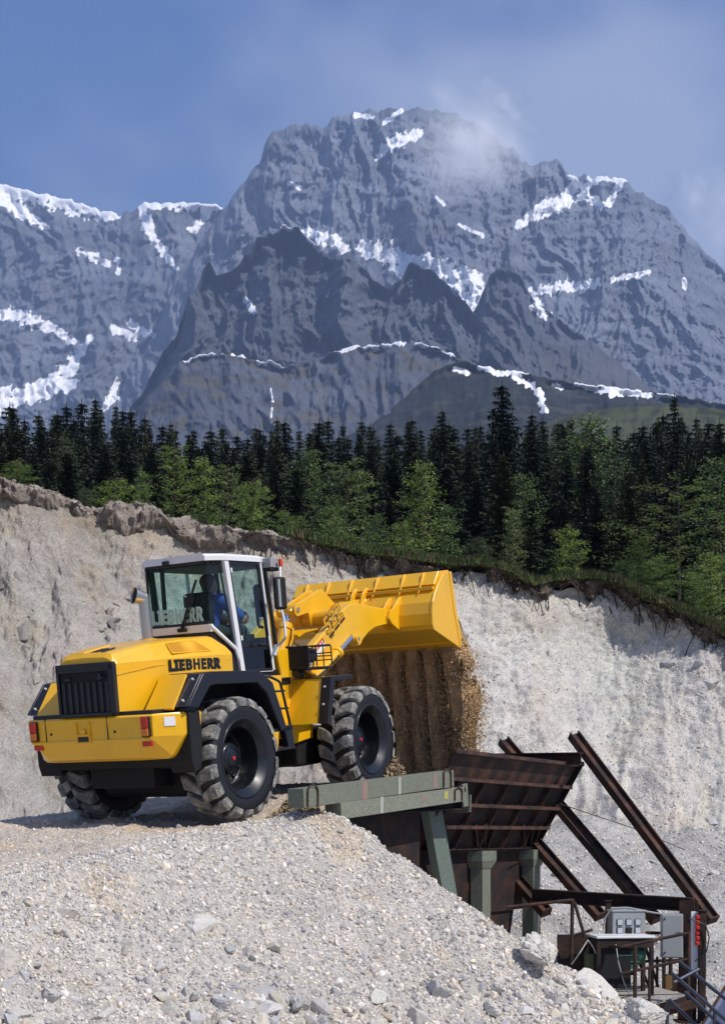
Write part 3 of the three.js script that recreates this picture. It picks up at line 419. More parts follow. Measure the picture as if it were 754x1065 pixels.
function leafyGeo(seed, o) {   // a young broadleaf four metres high: limbs carrying clumps of leaves; returns [wood, leaves]
  const r = rng(seed), a = [], wood = [], H = 4;
  const leaf = (p, s, flat) => { const n = V3(r() - 0.5, flat + r() * 0.6, r() - 0.5).normalize(), u = V3(r() - 0.5, (r() - 0.5) * 0.4 - 0.15, r() - 0.5).cross(n).normalize(), v = n.clone().cross(u); const q = [p.clone().addScaledVector(u, -s), p.clone().addScaledVector(v, -s * 0.55), p.clone().addScaledVector(u, s), p.clone().addScaledVector(v, s * 0.55)]; a.push(...q[0].toArray(), ...q[1].toArray(), ...q[2].toArray(), ...q[0].toArray(), ...q[2].toArray(), ...q[3].toArray()); };
  wood.push(rod(V3(0, -0.3, 0), V3(0.06, H * 0.5, 0.03), 0.055, 0.035, 7), rod(V3(0.06, H * 0.5, 0.03), V3(0.02, H * 0.97, 0), 0.035, 0.008, 6));
  for (let i = 0; i < o.limbs; i++) {
    const t = o.low + (0.97 - o.low) * Math.pow((i + r()) / o.limbs, 0.9), an = i * 2.4 + r(), L = o.wide * Math.pow(Math.sin(Math.PI * clamp(0.16 + 0.80 * t * o.peak)), 0.9) * (0.55 + 0.6 * r()), rise = o.rise * (0.6 + 0.8 * r()) * L;
    const A = V3(0.03, H * t, 0.02), B = V3(Math.cos(an) * L, H * t + rise, Math.sin(an) * L); wood.push(rod(A, B, 0.016, 0.005, 5));
    const nc = Math.max(3, Math.round(L * o.dense));
    for (let c = 0; c < nc; c++) { const f = 0.25 + 0.8 * (c + r()) / nc, C = A.clone().lerp(B, f).add(V3((r() - 0.5) * 0.35 * L, (r() - 0.5) * o.thick, (r() - 0.5) * 0.35 * L)); const nl = 7 + Math.floor(r() * 7); for (let k = 0; k < nl; k++) leaf(C.clone().add(V3((r() - 0.5) * 0.30, (r() - 0.5) * o.thick * 0.8, (r() - 0.5) * 0.30)), o.size * (0.7 + 0.6 * r()), o.flat); }
  }
  let top = 0; for (let i = 1; i < a.length; i += 3) top = Math.max(top, a[i]); for (let i = 1; i < a.length; i += 3) a[i] *= H / top;
  return [merge(wood), triGeo(a)];
}
const leafy = [
  leafyGeo(11, { limbs: 60, low: 0.05, wide: 0.95, peak: 0.92, rise: 0.50, dense: 9.5, thick: 0.17, size: 0.040, flat: 0.3 }),
  leafyGeo(12, { limbs: 66, low: 0.05, wide: 0.80, peak: 0.96, rise: 0.60, dense: 10, thick: 0.18, size: 0.040, flat: 0.3 }),
  leafyGeo(13, { limbs: 54, low: 0.04, wide: 1.25, peak: 0.85, rise: 0.42, dense: 12, thick: 0.18, size: 0.042, flat: 0.3 }),
  leafyGeo(14, { limbs: 26, low: 0.22, wide: 1.55, peak: 0.95, rise: 0.30, dense: 11, thick: 0.07, size: 0.040, flat: 1.4 }),
  leafyGeo(15, { limbs: 74, low: 0.06, wide: 0.80, peak: 0.84, rise: 0.22, dense: 10, thick: 0.11, size: 0.038, flat: 0.6 }),
  leafyGeo(16, { limbs: 84, low: 0.10, wide: 0.70, peak: 0.90, rise: 0.28, dense: 12, thick: 0.12, size: 0.030, flat: 0.4 }),
];
function tree(name, wood, crown, mat, p, s, sy, turn, label, category, group) { const t = thing(name, label, category, [p.x, p.y, p.z], turn, group); t.scale.set(s, sy, s); mesh('trunk', wood, M.bark, t); mesh('crown', crown, mat, t); return t; }
{
  const r = rng(4242), placed = [];
  const zone = u => u < 60 ? 'near the left edge' : u < 150 ? 'above the exhaust pipe' : u < 240 ? 'above the loader cab' : u < 330 ? 'above the cab mirror' : u < 430 ? 'above the left bucket half' : u < 490 ? 'above the right bucket half' : u < 600 ? 'above the crest dip' : u < 690 ? 'above the brightest face' : 'at the right end';
  // the spruces that stand out, one by one: pixel column, tip, depth
  const marked = [
    [522, 393, 74, 'tallest dark spruce of the forest, standing clear of its neighbours above the bucket end'], [701, 405, 70, 'tall dark spruce with a pointed tip before the meadow hill, at the right'], [460, 420, 82, 'dark spruce with a slim tip left of the tallest tree'],
    [288, 430, 85, 'slim dark spruce with a spire tip against the brownish rock wall'], [270, 440, 90, 'dark spruce left of the slim spire, in front of the rock wall'], [100, 408, 84, 'spiky dark spruce topping the left forest, before the snow ramp'], [128, 420, 88, 'dark spruce with two side tips near the snow tongues at left'], [332, 432, 86, 'broad dark spruce between two gaps in the treeline, left of the forest middle'],
    [385, 436, 80, 'dark spruce with a blunt top near the middle of the treeline'], [428, 430, 90, 'narrow dark spruce left of the slim tip, against dark wooded shoulder'], [553, 424, 72, 'dark spruce just right of the tallest tree'], [585, 436, 78, 'dark spruce in front of the left end of the meadow hill'], [668, 436, 82, 'stocky dark spruce seen against the meadow hill'], [635, 452, 80, 'round-topped dark spruce low against the meadow hill'], [748, 432, 66, 'dark spruce cut by the right edge'], [14, 418, 80, 'dark spruce near the left edge, under the snow ramp'], [60, 424, 90, 'dark spruce between the left edge and the spiky one'], [178, 434, 92, 'dark spruce with a thin leader left of the brown rock wall'],
  ];
  const ranks = {};
  const spruce = (u, vTop, Z, label, group) => {
    const base = at(u, 0, Z); base.y = forestY(u, Z); const H = EYE + (HOR - vTop) / FPX * Z - base.y, i = Math.floor(r() * 5), mi = Math.floor(r() * 3.4), s = H / 10.2 * (0.62 + 0.5 * r()) * clamp(11 / H, 0.85, 1.25);
    const o = tree('spruce_tree', spruceTrunk, spruceCrowns[i], spruceMats[mi], base, s, H / 10.2, r() * 6.3, label, 'spruce', group); o.userData.label = label; if (group) (ranks[group] ||= []).push([u, o]);
    placed.push([u, Z]);
  };
  marked.forEach(([u, v, Z, l]) => spruce(u, v, Z, l));
  const line = curve([[-120, 440], [0, 432], [60, 430], [100, 424], [150, 440], [230, 452], [300, 448], [350, 446], [420, 446], [500, 440], [560, 442], [640, 448], [700, 432], [754, 440], [900, 430]]);
  for (let row = 0; row < 5; row++) for (let u = -70 + 9 * row; u < 830; u += [16, 18, 21, 25, 30][row] * (0.75 + 0.5 * r())) {
    const Z = [112, 98, 84, 71, 59][row] * (0.95 + 0.1 * r()); if (row === 4 && r() < 0.12) continue; if (r() < 0.07) continue;
    spruce(u, line(u) - 10 + [0, 8, 20, 34, 55][row] * (0.5 + r() * 1.0) + 16 * (r() - 0.4) * (1 - row * 0.15), Z, `dark spruce in the ${['rearmost', 'fourth', 'middle', 'second', 'front'][row]} rank ${zone(u)}`, `spruces of the ${['rearmost', 'fourth', 'middle', 'second', 'front'][row]} rank ${zone(u)}`);
  }
  // within a rank and zone each spruce is told by its place from the left
  const num = ['', 'one', 'two', 'three', 'four', 'five', 'six', 'seven', 'eight', 'nine', 'ten'], ord = ['first', 'second', 'third', 'fourth', 'fifth', 'sixth', 'seventh', 'eighth'];
  for (const list of Object.values(ranks)) { list.sort((a, b) => a[0] - b[0]); const n = list.length; if (n > 1) list.forEach(([, o], i) => { const w = n === 2 ? ['left', 'right'][i] : n === 3 ? ['left', 'middle', 'right'][i] : i === 0 ? 'leftmost' : i === n - 1 ? 'rightmost' : `${ord[i]} from left`; o.userData.label = `${w} of ${num[n] || n} ${o.userData.label.replace('dark spruce in', 'dark spruces in').replace(' rank ', ' rank ')}`; }); }
  // light broadleaf trees and young larches along the crest: column, foot, tip, depth, shape, leaf tint, width, label
  const bright = [
    [18, 500, 478, 34, 0, 0, 1.3, 'low bright bush at the left edge, on the quarry crest'], [122, 522, 494, 40, 2, 1, 1.0, 'small bright green bush left of the leafy clump on the crest'], [150, 524, 486, 44, 1, 0, 0.75, 'light green leafy tree at the left end of the clump above the cab'],
    [182, 534, 462, 46, 4, 1, 0.75, 'tall light green tree with a narrow top, left in the clump above the cab'], [212, 540, 470, 45, 1, 1, 0.72, 'brightest leafy tree of the clump, over the cab roof'], [238, 545, 482, 44, 4, 3, 0.75, 'yellowish leafy tree right of the brightest one'], [264, 548, 494, 42, 2, 1, 0.7, 'spreading light bush at the right end of the clump above the cab'],
    [296, 552, 530, 40, 2, 0, 1.0, 'low green bush on the crest between the leafy clump and the pale fir-like trees'], [320, 556, 462, 60, 4, 2, 0.8, 'mid green conical tree rising before dark spruces above the lift arm'], [362, 570, 478, 50, 4, 3, 1.1, 'feathery light green conical tree above the bucket left end'], [345, 566, 520, 44, 0, 0, 0.9, 'small bright tree at the foot of the feathery conical one'],
    [392, 578, 532, 44, 1, 2, 0.9, 'mid green small tree between two feathery conical trees'], [437, 586, 476, 50, 4, 1, 0.95, 'bright feathery conical tree right behind the bucket top'], [418, 584, 540, 43, 0, 1, 1.0, 'round bright bush on the crest above the bucket gussets'], [464, 588, 520, 52, 1, 2, 0.9, 'mid green tree just left of the tallest spruce trunk'],
    [532, 594, 526, 44, 4, 3, 0.75, 'small pale greyish young conifer standing alone on the crest'], [545, 588, 488, 62, 0, 2, 0.9, 'mid green leafy tree in shade behind the pale young conifer'], [590, 602, 545, 43, 0, 1, 1.25, 'rounded bright bush at the crest right of the pale young conifer'], [612, 590, 426, 74, 1, 2, 0.95, 'tall mid green tree before the meadow hill, left of the stocky spruce'], [582, 588, 452, 76, 4, 4, 1.0, 'tall olive green tree left of the tall mid green one'], [640, 596, 470, 66, 0, 4, 1.0, 'shaded green tree behind the gap right of the rounded bush'],
    [706, 622, 494, 41, 3, 3, 1.25, 'spreading tree with tiered airy branches and a bare stem at the right'], [664, 616, 558, 42, 1, 1, 1.1, 'bright leafy bush left of the tiered tree'], [684, 626, 575, 40, 2, 0, 1.0, 'low green bush at the foot of the tiered tree'], [738, 648, 572, 39, 0, 1, 1.2, 'bright bush at the right edge of the crest'], [722, 640, 592, 38.5, 2, 0, 1.0, 'low bush between the tiered tree and the right edge'], [650, 606, 582, 41, 2, 2, 0.9, 'dark green low bush overhanging the bright face'], [745, 600, 470, 55, 4, 2, 1.0, 'mid green conical tree half cut by the right edge'], [500, 588, 556, 41, 2, 4, 0.8, 'low shaded bush on the crest right above the bucket corner'],
    [90, 528, 506, 33.5, 2, 4, 0.8, 'small grey-green shrub hanging on the left part of the crest'], [70, 470, 450, 70, 4, 4, 0.7, 'rusty tinted young tree among dark spruces at the left'],
  ];
  bright.forEach(([u, vf, vt, Z, g, m, w, label]) => { const base = at(u, vf, Z), fy = forestY(u, Z); base.y = Z < crestZ(u) + 9 ? fy : fy; const H = EYE + (HOR - vt) / FPX * Z - base.y, s = H / 4.05; const bush = H < 2.2; if (H > 5.5) g = 5; tree(bush ? 'bush' : 'broadleaf_tree', leafy[g][0], leafy[g][1], leafMats[m], base, s * w * (bush ? 1.25 : 1), s, r() * 6.3, label, bush ? 'bush' : 'tree'); });
  // ground cover on the crest: one mass of grass and low leaves
  const tuft = (() => { const a = []; for (let i = 0; i < 16; i++) { const an = r() * 6.3, L = 0.18 + 0.25 * r(), x = (r() - 0.5) * 0.3, z = (r() - 0.5) * 0.3, c = Math.cos(an), s = Math.sin(an); a.push(x - 0.03 * s, 0, z + 0.03 * c, x + 0.03 * s, 0, z - 0.03 * c, x + c * L * 0.6, L, z + s * L * 0.6); } return triGeo(a); })();
  const N = 5200, im = new THREE.InstancedMesh(tuft, std({ color: lin(1, 1, 1), roughness: 0.95, side: THREE.DoubleSide }), N), mt = new THREE.Matrix4(), q = new THREE.Quaternion(), c = new THREE.Color();
  for (let i = 0; i < N; i++) { const u = 300 + 510 * Math.pow(r(), 0.75), back = i % 5 === 0 ? -0.25 + 0.5 * r() : 0.3 + Math.pow(r(), 1.5) * 6, C = crestPoint(u), Z = crestZ(u) + back - 0.3, p = at(u, 0, Z); p.y = back < 1.2 ? C.y + 0.02 + 0.10 * Math.max(0, back) : forestY(u, Z) - 0.03; q.setFromAxisAngle(V3(0, 1, 0), r() * 6.3); const s = 0.28 + 0.5 * r(); mt.compose(p, q, V3(s, s, s)); im.setMatrixAt(i, mt); const k = 0.7 + 0.9 * r(), dry = r() < 0.35 ? 1 : 0; im.setColorAt(i, c.setRGB(mix(0.055, 0.090, dry) * k, mix(0.078, 0.072, dry) * k, mix(0.020, 0.032, dry) * k)); }
  im.name = 'crest_grass'; im.userData = { kind: 'stuff', label: 'grass and low weeds growing along the quarry crest', category: 'grass' }; im.castShadow = im.receiveShadow = true; scene.add(im);
}
// ---------------------------------------------------------------- the wheel loader (x to its right, y up, f forward)
const P = (x, y, f) => V3(x, y, -f);
const loader = thing('wheel_loader', 'yellow articulated wheel loader on the gravel ramp tipping its bucket', 'wheel loader', [-1.569, 1.971, -18.264]);
loader.rotation.set(7.5 * Math.PI / 180, -30 * Math.PI / 180, 0, 'YXZ');
const part = (name, g, mat, parent = loader) => mesh(name, g, mat, parent);
function prism(pts, x0, x1, bevel = 0.006, holes = []) {   // outline in (f, y), from x0 to x1
  const s = new THREE.Shape(); pts.forEach((p, i) => i ? s.lineTo(p[0], p[1]) : s.moveTo(p[0], p[1])); s.closePath(); for (const h of holes) { const q = new THREE.Path(); q.absarc(h[0], h[1], h[2], 0, 6.283, true); s.holes.push(q); }
  const b = Math.min(bevel, (x1 - x0) / 3), g = new THREE.ExtrudeGeometry(s, { depth: x1 - x0 - 2 * b, bevelEnabled: b > 0, bevelThickness: b, bevelSize: b, bevelOffset: -b, bevelSegments: 1, curveSegments: 16 });
  g.rotateY(Math.PI / 2); g.translate(x0 + b, 0, 0); return g;
}
const box = (x0, x1, y0, y1, f0, f1, r = 0.01) => slabBox(x1 - x0, y1 - y0, f1 - f0, (x0 + x1) / 2, (y0 + y1) / 2, -(f0 + f1) / 2, r);
function sheet(pts, th = 0.02) {   // a flat plate of that thickness through the given corner points
  const n = pts[1].clone().sub(pts[0]).cross(pts[2].clone().sub(pts[0])).normalize().multiplyScalar(th / 2), a = pts.map(p => p.clone().add(n)), b = pts.map(p => p.clone().sub(n)), L = pts.length;
  return polys([a, [...b].reverse(), ...a.map((p, i) => [p, b[i], b[(i + 1) % L], a[(i + 1) % L]])]);
}
const font = await new FontLoader().loadAsync('fonts/droid/droid_sans_bold.typeface.json');
function lettering(text, size, depth, bold = 0) { const g = new TextGeometry(text, { font, size, depth, curveSegments: 4, bevelEnabled: bold > 0, bevelSize: bold, bevelThickness: 0.002, bevelSegments: 1 }); g.computeBoundingBox(); return g; }
// places a flat geometry (drawn in x, y; origin at its lower left) on a plane with the given origin, right and up directions
function onPlane(g, o, right, up) { const n = right.clone().cross(up).normalize(); g.applyMatrix4(new THREE.Matrix4().makeBasis(right.clone().normalize(), up.clone().normalize(), n).setPosition(o)); return g; }
function decal(w, h, px, py, draw) { const c = document.createElement('canvas'); c.width = px; c.height = py; const x = c.getContext('2d'); x.clearRect(0, 0, px, py); draw(x, px, py); const t = new THREE.CanvasTexture(c); t.colorSpace = THREE.SRGBColorSpace; const g = new THREE.PlaneGeometry(w, h); g.translate(w / 2, h / 2, 0); return [g, t]; }

// --- wheels
function wheelParts(root) {
  const tyrePts = [[0.43, 0.185], [0.455, 0.215], [0.50, 0.228], [0.56, 0.236], [0.61, 0.228], [0.638, 0.205], [0.650, 0.15], [0.655, 0], [0.650, -0.15], [0.638, -0.205], [0.61, -0.228], [0.56, -0.236], [0.50, -0.228], [0.455, -0.215], [0.43, -0.185]].map(p => new THREE.Vector2(p[0], p[1]));
  const tg = new THREE.LatheGeometry(new THREE.SplineCurve(tyrePts).getPoints(44), 72); tg.rotateZ(-Math.PI / 2); const tyre = part('tyre', [tg], M.rubber, root);
  const lugs = [], N = 18;
  for (let i = 0; i < N; i++) for (const sd of [1, -1]) {
    const a0 = (i + (sd > 0 ? 0 : 0.5)) / N * Math.PI * 2, st = [[0.004, 0.070, 0.060, 0.708, 0.085], [0.075, 0.078, 0.066, 0.712, 0.040], [0.15, 0.084, 0.072, 0.708, 0], [0.212, 0.090, 0.078, 0.696, -0.010], [0.244, 0.080, 0.070, 0.660, -0.014], [0.246, 0.066, 0.058, 0.618, -0.014]];
    const pt = (x, r, a) => V3(sd * x, r * Math.cos(a), r * Math.sin(a)); const rows = st.map(([x, wb, wt, r, sk]) => { const c = a0 + sk / 0.68 * 1; return [pt(x, 0.60, c - wb / 0.66), pt(x, r - 0.012, c - wt / 0.66 - 0.004), pt(x, r, c - wt * 0.82 / 0.68), pt(x, r, c + wt * 0.82 / 0.68), pt(x, r - 0.012, c + wt / 0.66 + 0.004), pt(x, 0.60, c + wb / 0.66)]; });
    const f = []; for (let k = 0; k < rows.length - 1; k++) for (let j = 0; j < 5; j++) { const A = rows[k], B = rows[k + 1]; f.push(sd > 0 ? [A[j], B[j], B[j + 1], A[j + 1]] : [A[j], A[j + 1], B[j + 1], B[j]]); }
    f.push(sd > 0 ? [...rows[0]] : [...rows[0]].reverse()); const L = rows[rows.length - 1]; f.push(sd > 0 ? [...L].reverse() : [...L]); lugs.push(polys(f));
  }
  part('tread', lugs, M.tread, root);
  const rp = [[0.470, 0.205], [0.478, 0.222], [0.466, 0.232], [0.448, 0.226], [0.415, 0.200], [0.372, 0.165], [0.362, 0.155], [0.352, 0.150], [0.345, 0.03], [0.338, -0.07], [0.30, -0.08], [0.26, -0.07], [0.235, -0.05], [0.19, -0.03], [0.182, 0.02], [0.15, 0.03], [0.10, 0.035], [0.092, 0.055], [0, 0.057]].map(p => new THREE.Vector2(p[0], p[1]));
  const rg = new THREE.LatheGeometry(rp, 72); rg.rotateZ(-Math.PI / 2); part('rim', [rg], M.rim, root);
  const bolts = []; for (let i = 0; i < 12; i++) { const a = i / 12 * 6.283; bolts.push(rod(V3(-0.08, 0.265 * Math.cos(a), 0.265 * Math.sin(a)), V3(-0.035, 0.265 * Math.cos(a), 0.265 * Math.sin(a)), 0.018, 0.018, 6)); } for (let i = 0; i < 8; i++) { const a = i / 8 * 6.283; bolts.push(rod(V3(0.02, 0.14 * Math.cos(a), 0.14 * Math.sin(a)), V3(0.042, 0.14 * Math.cos(a), 0.14 * Math.sin(a)), 0.012, 0.012, 6)); }
  part('wheel_nut', bolts, M.rim, root).userData.kind = 'stuff';
  part('hub_cap', [rod(V3(0.05, 0, 0), V3(0.068, 0, 0), 0.028, 0.022, 12)], M.red, root);
}
const wheel0 = new THREE.Group(); wheel0.name = 'wheel'; loader.add(wheel0); wheelParts(wheel0); wheel0.position.copy(P(0.93, 0.70, -1.47));
[[0.93, 1.49, 0, 0.16, 0.05], [-0.93, -1.47, Math.PI, 0.1, 0], [-0.93, 1.49, Math.PI, 0.2, 0.05]].forEach(([x, f, t, s, yaw]) => { const w = wheel0.clone(); loader.add(w); w.position.copy(P(x, 0.70, f)); w.rotation.set(s, t + yaw, 0, 'YXZ'); });

// --- rear: counterweight, lamps, hood, grille
{
  const top = 1.29, crease = 1.03, low = 0.79, F = -2.79;
  // rear face in the middle, wrapped round to the sides, drawn in below
  const ring = (y, hw, hc, f, fc) => [P(-hw, y, fc), P(-hc, y, f), P(hc, y, f), P(hw, y, fc), P(hw - 0.03, y, fc + 0.32), P(-hw + 0.03, y, fc + 0.32)];
  const rings = [ring(low, 0.88, 0.62, F + 0.12, -2.54), ring(low + 0.03, 0.93, 0.66, F + 0.06, -2.54), ring(crease, 1.07, 0.86, F - 0.005, -2.48), ring(crease + 0.02, 1.08, 0.88, F + 0.008, -2.47), ring(top - 0.02, 1.09, 0.89, F, -2.45), ring(top, 1.07, 0.875, F + 0.02, -2.46)];
  const f = [[...rings[0]], [...rings[5]].reverse()]; for (let k = 0; k < 5; k++) for (let i = 0; i < 6; i++) { const a = rings[k], b = rings[k + 1], j = (i + 1) % 6; f.push([a[i], b[i], b[j], a[j]]); }
  const g = polys(f.map(x => [...x].reverse())); const cw = part('counterweight', [g], M.yellow);
  for (const x of [-0.80, 0.80]) { const t = part('tail_lamp', [box(x - 0.055, x + 0.055, 1.05, 1.27, F - 0.028, F + 0.02, 0.008)], M.black, cw); }
  for (const x of [-0.80, 0.80]) { part('lamp_lens', [box(x - 0.045, x + 0.045, 1.145, 1.26, F - 0.040, F - 0.01, 0.008)], M.red, cw); part('lamp_lens', [box(x - 0.045, x + 0.045, 1.06, 1.14, F - 0.040, F - 0.01, 0.008)], M.amber, cw); }
  for (const x of [-0.76, 0.80]) part('reflector', [box(x - 0.07, x + 0.06, 0.945, 1.0, F - 0.004, F + 0.03, 0.004)], M.red, cw);
  part('sticker', [onPlane(new THREE.BoxGeometry(0.13, 0.10, 0.006), P(0.995, 1.20, -2.624), V3(0.53, 0, -0.85).normalize(), V3(0, 1, 0))], M.white, cw);
  for (const x of [-0.56, 0.36]) part('bolt_hole', [rod(P(x, 1.12, F - 0.006), P(x, 1.12, F + 0.02), 0.014, 0.014, 10)], M.black, cw);
  part('tow_latch', [box(-0.19, 0.02, 1.08, 1.11, F - 0.02, F + 0.02), box(-0.19, -0.165, 1.0, 1.24, F - 0.02, F + 0.02), box(-0.005, 0.02, 1.0, 1.24, F - 0.02, F + 0.02), box(-0.19, 0.02, 1.0, 1.02, F - 0.02, F + 0.02), box(-0.12, -0.05, 1.11, 1.16, F - 0.03, F + 0.02)], M.yellow, cw);
  part('latch_recess', [box(-0.16, -0.01, 1.025, 1.075, F - 0.008, F + 0.01, 0.002)], M.black, cw);
  part('seam', [box(-0.64, -0.632, 1.03, 1.29, F - 0.003, F + 0.02, 0.001), box(0.255, 0.263, 1.03, 1.29, F - 0.003, F + 0.02, 0.001)], M.black, cw);
  // black skirt and frame under it
  part('skirt', [prism([[-2.46, 0.84], [-2.42, 0.69], [-1.9, 0.62], [-1.9, 0.84]], -0.80, 0.98), ...[[0.80, 1.12], [-1.12, -0.80]].map(w => prism([[-2.44, 1.295], [-2.44, 0.75], [-2.40, 0.62], [-2.28, 0.66], [-2.22, 1.0], [-2.24, 1.295]], ...w))], M.blackMatte);
  part('deck', [box(-0.86, 0.86, 1.285, 1.335, -2.74, -2.3, 0.01), box(-1.04, 1.04, 1.285, 1.335, -2.44, -2.2, 0.01)], M.black);
  part('rear_frame', [prism([[-2.3, 0.45], [-2.3, 1.3], [-0.1, 1.5], [0.2, 0.9], [0.2, 0.55], [-0.9, 0.42]], -0.46, 0.46), prism([[-1.75, 0.95], [-1.2, 0.95], [-1.15, 0.45], [-1.8, 0.45]], -0.75, 0.75), box(-0.62, 0.62, 0.30, 0.66, -1.95, -1.0, 0.1)], M.blackMatte);
}
{ // hood: narrow at the grille, widening to the cab, shoulders chamfered
  const sec = [[-2.76, 0.405, 1.33, 1.86, 1.935, 0.30], [-2.72, 0.42, 1.33, 1.88, 1.985, 0.32], [-2.2, 0.55, 1.33, 1.90, 2.075, 0.43], [-1.6, 0.655, 1.33, 1.915, 2.125, 0.49], [-1.12, 0.705, 1.33, 1.925, 2.135, 0.52], [-0.96, 0.715, 1.33, 1.925, 2.02, 0.60]];
  const row = s => { const [f, hw, y0, ys, yt, ht] = s; return [P(-hw, y0, f), P(-hw, ys - 0.02, f), P(-hw + 0.02, ys + 0.012, f), P(-ht - 0.03, yt - 0.02, f), P(-ht + 0.03, yt, f), P(0, yt + 0.012, f), P(ht - 0.03, yt, f), P(ht + 0.03, yt - 0.02, f), P(hw - 0.02, ys + 0.012, f), P(hw, ys - 0.02, f), P(hw, y0, f)]; };
  const R = sec.map(row), f = []; for (let k = 0; k < R.length - 1; k++) for (let j = 0; j < 10; j++) f.push([R[k][j], R[k][j + 1], R[k + 1][j + 1], R[k + 1][j]]);
  f.push([...R[0]].reverse(), [...R[5]]); const hood = part('hood', [polys(f.map(x => [...x].reverse()))], M.yellow);
  // louvre on the shoulder
  const cor = [[P(0.588, 1.918, -1.95), P(0.485, 2.076, -1.95)], [P(0.666, 1.933, -1.30), P(0.539, 2.111, -1.30)]], nn = V3(0.85, 0.52, 0).normalize();
  const LV = (s, t) => cor[0][0].clone().lerp(cor[0][1], t).lerp(cor[1][0].clone().lerp(cor[1][1], t), s).addScaledVector(nn, 0.004);
  const lv = []; for (let i = 0; i < 26; i++) { const s = 0.06 + i * 0.035, top = Math.min(0.84, 0.84 - (s - 0.72) * 1.6); if (top > 0.22) lv.push(bar(LV(s, 0.17), LV(s, top), 0.012, 0.010, nn)); }
  part('louvre', lv, M.yellow, hood);
  part('louvre_frame', [[0.02, 0.13, 1.0, 0.13], [0.02, 0.88, 0.72, 0.88], [0.02, 0.13, 0.02, 0.88], [1.0, 0.13, 0.72, 0.88]].map(q => bar(LV(q[0], q[1]), LV(q[2], q[3]), 0.014, 0.018, nn)), M.yellow, hood);
  // maker's name on the flank
  { const g = lettering('LIEBHERR', 0.118, 0.006, 0.006), bb = g.boundingBox, w = bb.max.x - bb.min.x; g.scale(0.85 / w, 1, 1); const o = P(0.582, 1.75, -2.04), e = P(0.703, 1.75, -1.15); const d = e.clone().sub(o).normalize(); o.addScaledVector(V3(1, 0, 0.11).normalize(), 0.006); onPlane(g, o, d, V3(0, 1, 0)); part('lettering', [g], M.black, hood); const g2 = g.clone(); }
  part('seam', [bar(P(0.482, 1.80, -2.74), P(0.718, 1.845, -1.0), 0.006, 0.006)], M.yellow, hood);
  // vents on the tail of the hood top
  const vs = []; for (const [x, n] of [[0.02, 4], [0.17, 2]]) for (let i = 0; i < n; i++) vs.push(hexa([P(x + i * 0.028, 1.988, -2.69), P(x + i * 0.028 + 0.016, 1.988, -2.69), P(x + i * 0.028 + 0.020, 2.034, -2.48), P(x + i * 0.028 + 0.004, 2.034, -2.48)], [P(x + i * 0.028, 2.004, -2.69), P(x + i * 0.028 + 0.016, 2.004, -2.69), P(x + i * 0.028 + 0.020, 2.044, -2.48), P(x + i * 0.028 + 0.004, 2.044, -2.48)])); part('vent_slot', vs, M.black, hood);
  part('service_flap', [hexa([P(-0.28, 1.975, -2.71), P(-0.05, 1.985, -2.71), P(-0.03, 2.066, -2.25), P(-0.38, 2.056, -2.25)], [P(-0.27, 2.002, -2.70), P(-0.06, 2.008, -2.70), P(-0.04, 2.086, -2.27), P(-0.37, 2.076, -2.27)])], M.yellow, hood);
  // radiator grille
  const gr = part('grille_frame', [box(-0.41, -0.37, 1.30, 1.865, -2.80, -2.74), box(0.335, 0.413, 1.30, 1.865, -2.80, -2.70), box(-0.41, 0.41, 1.79, 1.885, -2.80, -2.74), box(-0.41, 0.41, 1.30, 1.34, -2.80, -2.74)], M.black);
  part('radiator', [box(-0.38, 0.345, 1.33, 1.80, -2.77, -2.73)], M.blackMatte, gr);
  for (let i = 0; i < 8; i++) { const x = -0.325 + i * 0.089; part('slat', [box(x - 0.024, x + 0.024, 1.34, 1.68, -2.785, -2.76, 0.006)], M.black, gr); }
  part('hinge', [box(-0.30, -0.20, 1.705, 1.735, -2.80, -2.76), box(0.17, 0.27, 1.705, 1.735, -2.80, -2.76), rod(P(0.22, 1.70, -2.80), P(0.22, 1.76, -2.80), 0.02)], M.black, gr);
}
{ // exhaust
  const d = V3(-0.47, 0.24, 0.85).normalize(), o = P(-0.17, 2.635, -1.42), end = o.clone().addScaledVector(d, 0.125);
  const elbow = new THREE.SphereGeometry(0.069, 20, 14); elbow.translate(o.x, o.y, o.z);
  const open = new THREE.CylinderGeometry(0.098, 0.072, 0.125, 24, 1, true); open.applyQuaternion(new THREE.Quaternion().setFromUnitVectors(V3(0, 1, 0), d)); open.translate(...o.clone().lerp(end, 0.5).toArray());
  const e = part('exhaust_pipe', [rod(P(-0.17, 2.05, -1.40), o, 0.068, 0.068, 20), elbow, open], M.steel); M.steel.side = THREE.DoubleSide;
  part('soot', [rod(o, end.clone().addScaledVector(d, -0.02), 0.066, 0.092, 24)], M.blackMatte, e);
  part('collar', [rod(P(-0.17, 2.10, -1.40), P(-0.17, 2.15, -1.40), 0.10, 0.10, 20)], M.yellow, e);
}
